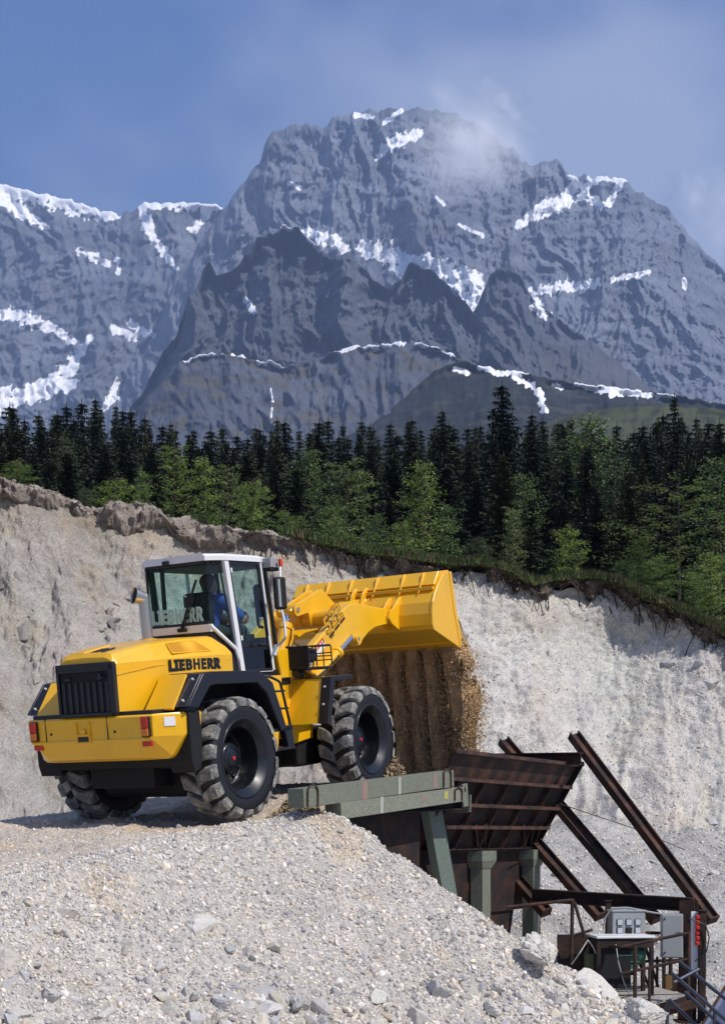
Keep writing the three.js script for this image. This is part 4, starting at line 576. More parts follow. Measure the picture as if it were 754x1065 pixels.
// --- rear fenders
for (const sd of [1, -1]) {
  const X = x => sd * x, xs = (a, b) => sd > 0 ? [a, b] : [-b, -a];
  const out = [[-2.50, 1.345], [-2.19, 1.69], [-2.04, 1.71], [-1.08, 1.69], [-0.82, 1.54], [-0.58, 0.98], [-0.66, 0.95], [-0.90, 1.47], [-1.12, 1.61], [-2.02, 1.625], [-2.12, 1.61], [-2.37, 1.33]];
  const fd = part('rear_fender', [prism(out, ...xs(0.62, 1.14), 0.008), prism([[-2.50, 1.345], [-2.19, 1.69], [-2.04, 1.71], [-1.08, 1.69], [-0.82, 1.54], [-0.58, 0.98], [-0.70, 0.96], [-0.95, 1.42], [-1.14, 1.55], [-1.98, 1.565], [-2.08, 1.55], [-2.32, 1.32]], ...xs(1.142, 1.175), 0.008)], M.black);
  part('fender_panel', [sheet([P(X(0.60), 1.325, -2.52), P(X(0.98), 1.325, -2.53), P(X(0.98), 1.69, -2.235), P(X(0.60), 1.69, -2.195)], 0.03)], M.yellow, fd);
  part('bolt', [rod(P(X(1.07), 1.625, -2.24), P(X(1.07), 1.645, -2.262), 0.012), rod(P(X(1.07), 1.40, -2.445), P(X(1.07), 1.42, -2.467), 0.012)], M.white, fd);
  part('wheel_arch', [box(...xs(0.73, 0.745), 0.85, 1.60, -2.22, -0.80)], M.blackMatte, fd);
}
// --- cab
const cab = new THREE.Group(); cab.name = 'cab'; loader.add(cab); cab.scale.set(0.93, 0.993, 1); cab.position.set(0.038, 0.008, 0);
{
  const B0 = P(0.62, 1.69, -0.63), B1 = P(0.605, 3.05, -0.80), A0 = P(0.625, 1.69, 0.05), A1 = P(0.605, 3.04, -0.06), C0 = P(0.47, 2.26, -1.03), C1 = P(0.47, 3.03, -1.02), D0 = P(0.605, 1.98, -0.70);
  const mx = p => V3(-p.x, p.y, p.z), Fr0 = P(0.42, 1.69, 0.48), Fr1 = P(0.40, 3.03, 0.32);
  const both = (f) => [f(p => p), f(mx)];
  const roofRing = (y, k) => [P(-0.50 * k, y, -1.07), P(0.50 * k, y, -1.07), P(0.645 * k, y, -0.83), P(0.645 * k, y, -0.08), P(0.45 * k, y, 0.38), P(-0.45 * k, y, 0.38), P(-0.645 * k, y, -0.03), P(-0.645 * k, y, -0.83)];
  const r0 = roofRing(3.035, 1), r1 = roofRing(3.085, 1), r2 = roofRing(3.115, 0.93), f = [[...r0].reverse(), r2]; for (const [a, b] of [[r0, r1], [r1, r2]]) for (let i = 0; i < 8; i++) f.push([a[i], a[(i + 1) % 8], b[(i + 1) % 8], b[i]]);
  part('roof', [polys(f)], M.white, cab);
  part('roof_lamp', [box(-0.16, -0.06, 3.03, 3.075, -1.10, -1.06, 0.006)], M.black, cab);
  both(m => part('pillar', [bar(m(B0.clone()), m(B1.clone()), 0.085, 0.055, P(1, 0, 0))], M.white, cab));
  both(m => part('front_pillar', [bar(m(A0.clone()), m(A1.clone()), 0.035, 0.045, P(1, 0, 0))], M.white, cab));
  part('sill_band', [hexa([P(-0.50, 2.195, -1.05), P(0.50, 2.195, -1.05), P(0.50, 2.195, -0.98), P(-0.50, 2.195, -0.98)], [P(-0.49, 2.285, -1.055), P(0.49, 2.285, -1.055), P(0.49, 2.285, -0.98), P(-0.49, 2.285, -0.98)]), ...both(m => pipe([P(0.49, 2.26, -1.045), P(0.50, 2.25, -1.02), P(0.575, 2.08, -0.84), P(0.615, 1.97, -0.72), P(0.62, 1.80, -0.66)].map(m), 0.026))], M.white, cab);
  part('window_seal', [bar(P(-0.47, 2.30, -1.045), P(0.47, 2.30, -1.045), 0.03, 0.035), bar(P(-0.47, 3.02, -1.035), P(0.47, 3.02, -1.035), 0.03, 0.03), bar(P(-0.47, 2.25, -1.045), P(-0.47, 3.03, -1.035), 0.025, 0.025, P(0, 0, 1)), ...both(m => bar(m(P(0.575, 3.0, -0.88)), m(P(0.60, 2.0, -0.73)), 0.022, 0.022, P(0, 0, 1)))], M.black, cab);
  const lower = [];
  lower.push(hexa([P(-0.5, 1.66, -1.0), P(0.5, 1.66, -1.0), P(0.61, 1.66, -0.66), P(-0.61, 1.66, -0.66)], [P(-0.48, 2.21, -1.02), P(0.48, 2.21, -1.02), P(0.58, 2.05, -0.74), P(-0.58, 2.05, -0.74)]));
  lower.push(box(-0.62, 0.62, 1.50, 1.69, -0.95, 0.45)); part('lower_shell', lower, M.black, cab);
  const pane = (name, pts, m = M.glass, th = 0.006) => part(name, [polys([pts])], m, cab);
  pane('rear_window', [P(-0.47, 2.26, -1.03), P(0.47, 2.26, -1.03), P(0.47, 3.03, -1.02), P(-0.47, 3.03, -1.02)]);
  both(m => pane('quarter_window', [m(P(0.475, 2.25, -1.025)), m(P(0.60, 1.99, -0.735)), m(P(0.59, 3.03, -0.85)), m(P(0.475, 3.03, -1.015))]));
  pane('left_window', [P(-0.62, 1.72, 0.05), P(-0.62, 1.72, -0.63), P(-0.605, 3.03, -0.80), P(-0.605, 3.03, -0.06)]);
  pane('windscreen', [P(-0.42, 1.75, 0.48), P(0.42, 1.75, 0.48), P(0.40, 3.03, 0.32), P(-0.40, 3.03, 0.32)]);
  both(m => pane('front_corner_window', [m(P(0.62, 1.75, 0.06)), m(P(0.43, 1.75, 0.47)), m(P(0.41, 3.03, 0.31)), m(P(0.605, 3.03, -0.05))]));
  both(m => part('front_post', [bar(m(P(0.425, 1.69, 0.48)), m(P(0.405, 3.04, 0.32)), 0.05, 0.05, P(1, 0, 0))], M.blackMatte, cab));
  // door
  const door = new THREE.Group(); door.name = 'door'; cab.parent.add(door);
  const q = (s, t) => { const lo = V3().lerpVectors(P(0.620, 1.70, -0.575), P(0.624, 1.70, 0.01), s), hi = V3().lerpVectors(P(0.606, 3.005, -0.735), P(0.606, 3.0, -0.11), s); return lo.lerp(hi, t); };
  part('door_frame', [bar(q(0, 0), q(0, 1), 0.035, 0.03, P(1, 0, 0)), bar(q(1, 0), q(1, 1), 0.035, 0.03, P(1, 0, 0)), bar(q(0, 0.235), q(1, 0.235), 0.03, 0.05, V3(0, 1, 0)), bar(q(0, 1), q(1, 1), 0.03, 0.04), bar(q(0, 0), q(1, 0), 0.03, 0.04)], M.black, door);
  part('door_glass', [polys([[q(0, 0.25), q(1, 0.25), q(1, 1), q(0, 1)]])], M.glass, door);
  part('door_lower_glass', [polys([[q(0, 0), q(1, 0), q(1, 0.24), q(0, 0.24)]])], M.glassDark, door);
  part('door_trim', [bar(q(1.02, 0.0).add(P(0.006, 0, 0)), q(1.02, 0.32).add(P(0.006, 0, 0)), 0.014, 0.02, P(1, 0, 0)), bar(q(0.3, -0.012).add(P(0.006, 0, 0)), q(1.02, -0.012).add(P(0.006, 0, 0)), 0.014, 0.02)], M.white, door);
  part('handle', [bar(q(0.60, 0.235).add(P(0.03, 0, 0)), q(0.92, 0.235).add(P(0.03, 0, 0)), 0.022, 0.03), rod(q(0.36, 0.235), q(0.36, 0.235).add(P(0.03, 0, 0)), 0.025)], M.blackMatte, door);
  part('hinge', [0.28, 0.90].map(t => bar(q(0.02, t).add(P(0.012, 0, 0)), q(0.02, t + 0.045).add(P(0.012, 0, 0)), 0.03, 0.03, P(1, 0, 0))), M.white, door);
  part('grab_rail', [pipe([q(0.90, 0.40), q(0.86, 0.42).add(P(-0.05, 0, 0)), q(0.90, 0.78).add(P(-0.05, 0, 0)), q(0.94, 0.80)], 0.02), hexa([q(0.87, 0.50), q(0.99, 0.50), q(0.99, 0.50).add(P(-0.04, 0, 0)), q(0.87, 0.50).add(P(-0.04, 0, 0))], [q(0.87, 0.80), q(0.97, 0.80), q(0.97, 0.80).add(P(-0.04, 0, 0)), q(0.87, 0.80).add(P(-0.04, 0, 0))])], M.blackMatte, door);
  // inside
  part('seat', [slabBox(0.46, 0.12, 0.46, 0, 2.10, 0.36, 0.05), slabBox(0.44, 0.56, 0.12, 0, 2.42, 0.62, 0.05), box(-0.2, 0.2, 1.7, 2.05, -0.55, -0.2)], M.blackMatte, cab);
  part('console', [box(-0.35, 0.35, 1.69, 2.12, 0.28, 0.42), box(0.30, 0.44, 1.69, 2.16, -0.55, -0.05), rod(P(0, 2.0, 0.3), P(0, 2.33, 0.12), 0.03)], M.blackMatte, cab);
  { const g = new THREE.TorusGeometry(0.19, 0.016, 8, 28); g.rotateX(-1.0); g.translate(0, 2.36, -0.10); part('steering_wheel', [g], M.blackMatte, cab); }
  part('lining', [box(-0.55, 0.55, 2.985, 3.03, -0.98, 0.26), bar(P(-0.27, 2.24, -0.98), P(-0.27, 3.0, -0.97), 0.05, 0.04, P(0, 0, 1)), bar(P(-0.56, 2.1, -0.8), P(-0.56, 3.0, -0.84), 0.07, 0.05, P(0, 0, 1))], M.blackMatte, cab);
  part('work_lamp', [rod(P(0.56, 1.86, -0.86), P(0.605, 1.86, -0.91), 0.062, 0.062, 20)], M.white, cab);
  part('wiper', [bar(P(0.05, 2.24, -1.075), P(0.34, 2.82, -1.065), 0.022, 0.03, P(0, 0, 1)), bar(P(0.10, 2.26, -1.085), P(0.30, 2.60, -1.08), 0.012, 0.014, P(0, 0, 1)), box(0.0, 0.13, 2.215, 2.26, -1.10, -1.05)], M.blackMatte, cab);
  // the maker's name across the foot of the rear window
  { const g = lettering('LIEBHERR', 0.165, 0.003, 0.007); const bb = g.boundingBox; g.scale(0.82 / (bb.max.x - bb.min.x), 1, 1); onPlane(g, P(-0.44, 2.33, -1.040), V3(1, 0, 0), V3(0, 1, 0)); part('window_lettering', [g], std({ color: lin(0.40, 0.58, 0.53), roughness: 0.6 }), cab); }
  // lamp bracket, mirror and its arm on the front corner
  part('front_lamp_box', [box(0.60, 0.74, 2.965, 3.085, 0.0, 0.22)], M.greyPaint, cab); part('front_lamp', [box(0.62, 0.73, 2.925, 2.963, 0.0, 0.20)], M.blackMatte, cab);
  part('marker_lamp', [slabBox(0.05, 0.10, 0.05, 0.80, 3.02, -0.14, 0.015)], std({ color: lin(0.75, 0.07, 0.01), roughness: 0.3 }), cab);
  part('mirror_arm', [pipe([P(0.80, 2.97, 0.13), P(0.86, 2.78, 0.02), P(0.90, 2.70, -0.03)], 0.014), pipe([P(0.90, 2.50, -0.08), P(0.93, 2.30, -0.06), P(0.95, 2.09, -0.08), P(0.80, 2.02, 0.02), P(0.65, 1.98, 0.10), P(0.64, 1.90, 0.07)], 0.018), rod(P(0.63, 1.88, 0.08), P(0.66, 2.0, 0.12), 0.035)], M.white, cab);
  const mm = part('mirror', [slabBox(0.17, 0.40, 0.07, 0, 0, 0, 0.034)], M.blackMatte, cab); mm.position.copy(P(0.91, 2.63, -0.08)); mm.rotation.y = 1.02; const gl = part('mirror_glass', [slabBox(0.035, 0.34, 0.01, -0.02, 0, 0.036, 0.004)], M.greyPaint, mm);
}
// --- middle: steps, hinge, front frame
part('ladder', [pipe([P(1.02, 1.63, -0.92), P(1.10, 1.61, -0.78), P(1.12, 1.53, -0.58), P(1.12, 1.0, -0.42)], 0.017), ...[1.43, 1.22, 1.0].map((y, i) => bar(P(1.10, y, -0.80 + 0.05 * i), P(1.12, y, -0.55 + 0.055 * i), 0.10, 0.025)), box(0.80, 1.13, 0.95, 0.99, -0.80, -0.38), prism([[-0.80, 0.99], [-0.38, 0.99], [-0.36, 0.72], [-0.76, 0.75]], 0.80, 0.84), box(0.80, 1.14, 0.72, 0.755, -0.78, -0.36), prism([[-0.57, 0.99], [-0.40, 0.99], [-0.36, 0.72], [-0.50, 0.72]], 1.05, 1.13)], M.black);
part('side_panel', [prism([[-0.85, 1.62], [-0.02, 1.62], [-0.22, 0.72], [-0.70, 0.78]], 0.74, 0.79), prism([[-0.85, 1.62], [-0.02, 1.62], [-0.22, 0.72], [-0.70, 0.78]], -0.79, -0.74)], M.yellow);
part('hinge_block', [box(-0.30, 0.30, 0.42, 0.95, -0.3, 0.9, 0.05), box(-0.55, 0.55, 0.42, 0.9, 0.6, 1.95, 0.05), rod(P(-0.75, 0.70, 1.49), P(0.75, 0.70, 1.49), 0.16)], M.blackMatte);
const frontFrame = part('front_frame', [prism([[0.16, 1.95], [0.86, 1.94], [1.06, 1.72], [1.0, 1.40], [0.92, 0.78], [0.36, 0.72], [0.20, 1.10]], 0.50, 0.60, 0.012), prism([[0.16, 1.95], [0.86, 1.94], [1.06, 1.72], [1.0, 1.40], [0.92, 0.78], [0.36, 0.72], [0.20, 1.10]], -0.60, -0.50, 0.012), prism([[0.30, 1.90], [0.55, 1.93], [0.80, 0.8], [0.45, 0.8]], -0.50, 0.50), prism([[0.10, 1.955], [0.62, 1.945], [0.58, 1.58], [0.18, 1.58]], 0.602, 0.66, 0.012)], M.yellow);
for (const sd of [1, -1]) { // front fenders
  const X = x => sd * x; const xs = (a, b) => sd > 0 ? [a, b] : [-b, -a];
  const ff = part('front_fender', [prism([[0.36, 0.98], [0.52, 1.56], [1.05, 1.575], [1.05, 1.52], [0.60, 1.50], [0.44, 0.98]], ...xs(1.03, 1.18)), prism([[0.52, 1.56], [1.05, 1.575], [1.05, 1.55], [0.54, 1.53]], ...xs(0.6, 1.03))], M.black);
  part('fender_panel', [hexa([P(X(0.58), 0.98, 0.30), P(X(1.03), 0.98, 0.37), P(X(1.03), 0.98, 0.46), P(X(0.58), 0.98, 0.46)], [P(X(0.58), 1.55, 0.52), P(X(1.03), 1.565, 0.54), P(X(1.03), 1.565, 0.62), P(X(0.58), 1.55, 0.62)])], M.yellow, ff);
  part('bolt', [rod(P(X(1.10), 1.44, 0.475), P(X(1.10), 1.44, 0.455), 0.014), rod(P(X(1.10), 1.22, 0.415), P(X(1.10), 1.22, 0.395), 0.014)], M.white, ff);
}
{ // headlamp in its guard
  const h = part('headlamp', [slabBox(0.19, 0.19, 0.16, 0.80, 1.85, -0.55, 0.03), rod(P(0.80, 1.85, 0.62), P(0.80, 1.85, 0.68), 0.085, 0.095, 18), box(0.60, 0.92, 1.66, 1.70, 0.40, 0.92), box(0.62, 0.66, 1.66, 1.98, 0.36, 0.44), box(0.64, 0.96, 1.70, 1.97, 0.36, 0.375)], M.blackMatte);
  const gd = []; for (const x of [0.68, 0.96]) gd.push(pipe([P(x, 1.96, 0.40), P(x, 1.97, 0.88), P(x, 1.95, 0.92), P(x, 1.72, 0.92), P(x, 1.68, 0.88)], 0.010)); for (const y of [1.78, 1.87, 1.96]) gd.push(rod(P(0.68, y, 0.91), P(0.96, y, 0.91), 0.008)); for (const f of [0.55, 0.72]) gd.push(rod(P(0.96, 1.70, f), P(0.96, 1.965, f), 0.008)); gd.push(rod(P(0.96, 1.83, 0.40), P(0.96, 1.83, 0.92), 0.008));
  part('guard', gd, M.black, h); part('horn', [rod(P(0.72, 1.62, 0.42), P(0.72, 1.62, 0.52), 0.05, 0.06, 16)], M.black, h);
}
// --- lift arms, cylinders, bell crank
const armOutline = [[0.72, 1.80], [0.86, 1.90], [1.30, 2.14], [1.72, 2.38], [1.92, 2.485], [2.06, 2.53], [2.22, 2.54], [2.60, 2.50], [3.02, 2.475], [3.16, 2.44], [3.22, 2.34], [3.14, 2.25], [2.98, 2.235], [2.70, 2.20], [2.50, 2.13], [2.34, 2.04], [2.25, 1.955], [2.17, 1.95], [2.10, 2.02], [2.02, 2.10], [1.60, 1.90], [1.10, 1.66], [0.85, 1.60], [0.72, 1.68]];
const arms = [];
for (const x of [0.52, -0.64]) {
  const a = part('lift_arm', [prism(armOutline, x, x + 0.12, 0.014, [[0.82, 1.75, 0.05]]), rod(P(x - 0.03, 2.05, 2.16), P(x + 0.15, 2.05, 2.16), 0.06), rod(P(x - 0.02, 2.345, 3.10), P(x + 0.14, 2.345, 3.10), 0.075), rod(P(x - 0.04, 1.75, 0.84), P(x + 0.16, 1.75, 0.84), 0.085)], M.yellow); arms.push(a);
  part('pin', [rod(P(x - 0.05, 1.75, 0.84), P(x + 0.165, 1.75, 0.84), 0.035), rod(P(x - 0.04, 2.345, 3.10), P(x + 0.15, 2.345, 3.10), 0.03), rod(P(x - 0.04, 2.05, 2.16), P(x + 0.155, 2.05, 2.16), 0.026)], M.steel, a);
}
part('cross_tube', [rod(P(-0.55, 2.36, 2.0), P(0.55, 2.36, 2.0), 0.13, 0.13, 24)], M.yellow);
{ // the type number: outlined figures, and the small red and white plate beside it
  const [g, t] = decal(0.84, 0.38, 476, 216, (c, w, h) => { c.lineJoin = 'miter'; c.font = 'bold 178px sans-serif'; c.textAlign = 'center'; c.textBaseline = 'alphabetic'; c.lineWidth = 13; c.strokeStyle = '#15130c'; c.strokeText('522', w / 2, 148); c.lineWidth = 3; c.fillStyle = '#e0a000'; c.fillText('522', w / 2, 148); c.fillStyle = '#15130c'; for (let i = 0; i < 3; i++) c.fillRect(110 + i * 100, 166, 84, 20); c.fillRect(118, 190, 60, 10); });
  const d = P(0, 2.33, 1.85).sub(P(0, 1.90, 1.13)).normalize(), up = V3(1, 0, 0).cross(d).negate(); onPlane(g, P(0.646, 1.925, 1.30), d, d.clone().cross(V3(1, 0, 0)).negate());
  part('type_number', g, std({ map: t, transparent: true, roughness: 0.5 }), arms[0]);
  const [g2, t2] = decal(0.26, 0.13, 256, 128, (c) => { c.fillStyle = '#f4efe2'; c.fillRect(0, 0, 256, 128); c.fillStyle = '#c8322a'; c.fillRect(0, 0, 256, 62); c.fillStyle = '#f4efe2'; for (let i = 0; i < 4; i++) c.fillRect(20 + i * 56, 18, 34, 26); });
  onPlane(g2, P(0.646, 1.835, 1.10), d, d.clone().cross(V3(1, 0, 0)).negate()); part('warning_plate', g2, std({ map: t2, roughness: 0.5 }), arms[0]);
}
for (const x of [0.66, -0.66]) { const c = part('lift_cylinder', [rod(P(x, 1.48, 0.80), P(x, 1.86, 1.56), 0.070, 0.070, 20), rod(P(x, 1.855, 1.55), P(x, 1.88, 1.60), 0.085, 0.085, 20), rod(P(x - 0.06, 1.46, 0.77), P(x + 0.06, 1.46, 0.77), 0.08)], M.yellow); part('piston_rod', [rod(P(x, 1.87, 1.59), P(x, 2.07, 1.97), 0.036, 0.036, 16)], M.chrome, c); part('hydraulic_pipe', [pipe([P(x + 0.07, 1.56, 0.90), P(x + 0.10, 1.66, 1.12), P(x + 0.09, 1.82, 1.46), P(x + 0.05, 1.84, 1.52)], 0.014)], M.black, c); }
{ // tilt cylinder and lever
  const c = part('tilt_cylinder', [rod(P(0, 1.75, 1.10), P(0, 2.26, 1.36), 0.085, 0.085, 22), rod(P(0, 2.23, 1.345), P(0, 2.30, 1.38), 0.10, 0.10, 22)], M.yellow); part('piston_rod', [rod(P(0, 2.29, 1.375), P(0, 2.47, 1.46), 0.045, 0.045, 16)], M.chrome, c);
  part('hydraulic_pipe', [pipe([P(0.11, 1.9, 1.2), P(0.13, 2.1, 1.32), P(0.11, 2.24, 1.38)], 0.014), pipe([P(-0.11, 1.9, 1.2), P(-0.13, 2.1, 1.32), P(-0.11, 2.24, 1.38)], 0.014)], M.yellow, c);
  const lev = [[1.36, 2.47], [1.44, 2.56], [1.60, 2.585], [1.88, 2.68], [2.10, 2.76], [2.22, 2.77], [2.34, 2.70], [2.50, 2.60], [2.56, 2.48], [2.42, 2.40], [2.20, 2.36], [2.0, 2.24], [1.86, 2.28], [1.80, 2.44], [1.46, 2.38]];
  const b = part('bell_crank', [prism(lev, 0.06, 0.11, 0.01, [[2.16, 2.62, 0.07]]), prism(lev, -0.11, -0.06, 0.01, [[2.16, 2.62, 0.07]]), rod(P(-0.15, 2.48, 1.47), P(0.15, 2.48, 1.47), 0.085), rod(P(-0.2, 2.36, 2.0), P(0.2, 2.36, 2.0), 0.11), rod(P(-0.15, 2.52, 2.47), P(0.15, 2.52, 2.47), 0.07)], M.yellow); part('pin', [rod(P(-0.16, 2.48, 1.47), P(0.16, 2.48, 1.47), 0.04), rod(P(-0.16, 2.52, 2.47), P(0.16, 2.52, 2.47), 0.035)], M.steel, b);
  part('tilt_link', [bar(P(0.02, 2.52, 2.47), P(0.02, 2.62, 3.52), 0.07, 0.09), rod(P(-0.07, 2.62, 3.52), P(0.10, 2.62, 3.52), 0.07)], M.yellow);
}
// --- bucket
{
  const shell = [[4.24, 1.83], [3.80, 1.985], [3.34, 2.135], [3.305, 2.20], [3.315, 2.36], [3.36, 2.52], [3.44, 2.64], [3.55, 2.76], [3.72, 2.915], [3.98, 2.955]], inner = shell.map(([f, y], i) => { const a = shell[Math.max(0, i - 1)], b = shell[Math.min(shell.length - 1, i + 1)], dx = b[0] - a[0], dy = b[1] - a[1], l = Math.hypot(dx, dy); return [f + dy / l * 0.028, y - dx / l * 0.028]; });
  const bk = part('bucket', [prism([...shell, ...inner.reverse()], -1.21, 1.21, 0.004)], M.yellow);
  const cheek = [[3.98, 2.965], [4.08, 2.40], [4.235, 1.82], [3.79, 1.97], [3.33, 2.125], [3.295, 2.20], [3.305, 2.36], [3.35, 2.53], [3.43, 2.65], [3.545, 2.77], [3.72, 2.925]];
  for (const x of [1.21, -1.245]) { part('side_plate', [prism(cheek, x, x + 0.035, 0.006)], M.yellow, bk); part('side_edge', [prism([[3.98, 2.965], [4.08, 2.40], [4.235, 1.82], [4.14, 1.86], [3.99, 2.42], [3.90, 2.95]], x - 0.012, x + 0.047, 0.006)], M.yellow, bk); }
  part('cutting_edge', [prism([[4.30, 1.79], [3.92, 1.925], [3.925, 1.965], [4.26, 1.845]], -1.25, 1.25, 0.004)], M.yellow, bk);
  part('spill_guard', [prism([[3.70, 2.90], [3.985, 2.95], [3.99, 2.99], [3.66, 2.965], [3.50, 2.78], [3.53, 2.76]], -1.20, 1.20, 0.004), bar(P(-1.2, 2.72, 3.475), P(1.2, 2.72, 3.475), 0.05, 0.05)], M.yellow, bk);
  for (const x of [-1.0, -0.62, -0.22, 0.22, 0.66, 0.98]) part('gusset', [prism([[3.42, 2.66], [3.60, 2.96], [3.74, 2.97], [3.70, 2.90]], x - 0.012, x + 0.012, 0.003)], M.yellow, bk);
  for (const x of [0.50, 0.66, -0.52, -0.68]) part('lug', [prism([[3.34, 2.14], [3.10, 2.25], [3.03, 2.33], [3.06, 2.44], [3.16, 2.46], [3.36, 2.62], [3.44, 2.64], [3.33, 2.36]], x, x + 0.035, 0.006)], M.yellow, bk);
  for (const x of [0.08, -0.10]) part('lug', [prism([[3.38, 2.50], [3.44, 2.62], [3.50, 2.70], [3.60, 2.70], [3.56, 2.58], [3.50, 2.52], [3.42, 2.44]].map(([f, y]) => [f - 0.02, y]), x - 0.015, x + 0.02, 0.006), prism([[3.36, 2.30], [3.40, 2.62], [3.60, 2.80], [3.48, 2.82], [3.36, 2.72], [3.26, 2.50]].map(([f, y]) => [f, y]), x - 0.015, x + 0.02, 0.006)], M.yellow, bk);
}
// --- the driver
{
  const pm = new THREE.Group(), skin = std({ color: lin(0.42, 0.24, 0.17), roughness: 0.6 }), blue = std({ color: lin(0.035, 0.085, 0.36), roughness: 0.85 }), dark = std({ color: lin(0.03, 0.032, 0.045), roughness: 0.9 }), hair = std({ color: lin(0.055, 0.035, 0.025), roughness: 0.8 });
  const dr = thing('person', 'driver in a blue work jacket seated in the loader cab, hands on the steering wheel', 'person');
  loader.updateMatrixWorld(true); dr.applyMatrix4(loader.matrixWorld);
  function field(bones, cell, name, mat) {   // bones: joint, joint, radius, radius; one smooth skin round them
    const lo = V3(1e9, 1e9, 1e9), hi = V3(-1e9, -1e9, -1e9); for (const [a, b, ra, rb] of bones) for (const [p, q] of [[a, ra], [b, rb]]) { lo.min(p.clone().subScalar(q + 0.05)); hi.max(p.clone().addScalar(q + 0.05)); }
    const size = Math.max(hi.x - lo.x, hi.y - lo.y, hi.z - lo.z), n = Math.ceil(size / cell) + 4, c = lo.clone().add(hi).multiplyScalar(0.5), mc = new MarchingCubes(n, mat, false, false, 200000), h = size / 2 * 1.06;
    const p = V3(), ba = V3(), pa = V3();
    for (let k = 0; k < n; k++) for (let j = 0; j < n; j++) for (let i = 0; i < n; i++) { p.set(c.x + (i - n / 2) / (n / 2) * h, c.y + (j - n / 2) / (n / 2) * h, c.z + (k - n / 2) / (n / 2) * h); let d = 0, s = 0; for (const [a, b, ra, rb] of bones) { ba.subVectors(b, a); pa.subVectors(p, a); const t = clamp(pa.dot(ba) / Math.max(1e-6, ba.lengthSq())), q = pa.addScaledVector(ba, -t).length() - mix(ra, rb, t); s += Math.exp(-q * 45); } d = -Math.log(s) / 45; mc.field[i + j * n + k * n * n] = -d; }
    mc.isolation = 0; mc.update(); const cnt = mc.count, g = new THREE.BufferGeometry(), pos = new Float32Array(cnt * 3), nor = new Float32Array(cnt * 3); for (let i = 0; i < cnt; i++) { pos[3 * i] = c.x + mc.positionArray[3 * i] * h; pos[3 * i + 1] = c.y + mc.positionArray[3 * i + 1] * h; pos[3 * i + 2] = c.z + mc.positionArray[3 * i + 2] * h; for (let q = 0; q < 3; q++) nor[3 * i + q] = mc.normalArray[3 * i + q]; }
    g.setAttribute('position', new THREE.BufferAttribute(pos, 3)); g.setAttribute('normal', new THREE.BufferAttribute(nor, 3)); return mesh(name, boxUV(g), mat, dr);
  }
  const hip = P(0.02, 2.20, -0.44), chest = P(0.03, 2.52, -0.45), neck = P(0.04, 2.65, -0.43), head = P(0.06, 2.775, -0.40);
  const sh = s => P(0.05 + s * 0.19, 2.58, -0.43), el = s => P(0.06 + s * 0.27, 2.40, -0.20), wr = s => P(0.02 + s * 0.16, 2.37, 0.02);
  const b = [[neck, head.clone().add(P(0, -0.03, 0.01)), 0.052, 0.06], [head, head.clone().add(P(0, 0.045, -0.012)), 0.082, 0.088], [head.clone().add(P(0, -0.06, 0.05)), head.clone().add(P(0, -0.05, 0.03)), 0.045, 0.055], [head.clone().add(P(0, 0.0, 0.085)), head.clone().add(P(0, -0.02, 0.10)), 0.012, 0.016], [head.clone().add(P(0.083, 0, -0.01)), head.clone().add(P(0.085, 0.02, -0.015)), 0.016, 0.018], [head.clone().add(P(-0.083, 0, -0.01)), head.clone().add(P(-0.085, 0.02, -0.015)), 0.016, 0.018], [chest, neck, 0.10, 0.055], [hip, chest, 0.13, 0.13]];
  for (const s of [1, -1]) { b.push([sh(s), el(s), 0.05, 0.042], [el(s), wr(s), 0.042, 0.030], [chest, sh(s), 0.10, 0.055], [wr(s), wr(s).add(P(-s * 0.01, 0.01, 0.06)), 0.030, 0.034]); for (let i = 0; i < 4; i++) { const k = wr(s).add(P(-s * 0.03 + s * i * 0.02, 0.015, 0.09)); b.push([wr(s).add(P(-s * 0.02 + s * i * 0.013, 0.01, 0.05)), k, 0.011, 0.010], [k, k.clone().add(P(0, -0.035 + 0.004 * i, 0.02)), 0.010, 0.009], [k.clone().add(P(0, -0.035, 0.02)), k.clone().add(P(0, -0.05, -0.012)), 0.009, 0.008]); } b.push([wr(s).add(P(-s * 0.03, 0, 0.03)), wr(s).add(P(-s * 0.055, -0.01, 0.075)), 0.013, 0.010]); b.push([P(0.02 + s * 0.10, 2.2, -0.40), P(0.02 + s * 0.16, 2.20, 0.02), 0.085, 0.065], [P(0.02 + s * 0.16, 2.20, 0.02), P(0.02 + s * 0.16, 1.80, 0.10), 0.062, 0.045]); }
  field(b, 0.014, 'body', skin);
  const j = [[hip, chest, 0.155, 0.155], [chest, neck.clone().add(P(0, -0.03, 0)), 0.13, 0.075]]; for (const s of [1, -1]) j.push([chest, sh(s), 0.12, 0.078], [sh(s), el(s), 0.072, 0.062], [el(s), wr(s), 0.060, 0.048]); field(j, 0.018, 'jacket', blue);
  const tr = []; for (const s of [1, -1]) tr.push([P(0.02 + s * 0.10, 2.2, -0.42), P(0.02 + s * 0.16, 2.20, 0.03), 0.10, 0.080], [P(0.02 + s * 0.16, 2.20, 0.03), P(0.02 + s * 0.16, 1.78, 0.11), 0.078, 0.062]); field(tr, 0.02, 'trousers', dark);
  field([[head.clone().add(P(0, 0.05, -0.03)), head.clone().add(P(0, 0.07, 0.02)), 0.088, 0.075], [head.clone().add(P(0, -0.02, -0.055)), head.clone().add(P(0, 0.04, -0.05)), 0.06, 0.075]], 0.014, 'hair', hair);
}
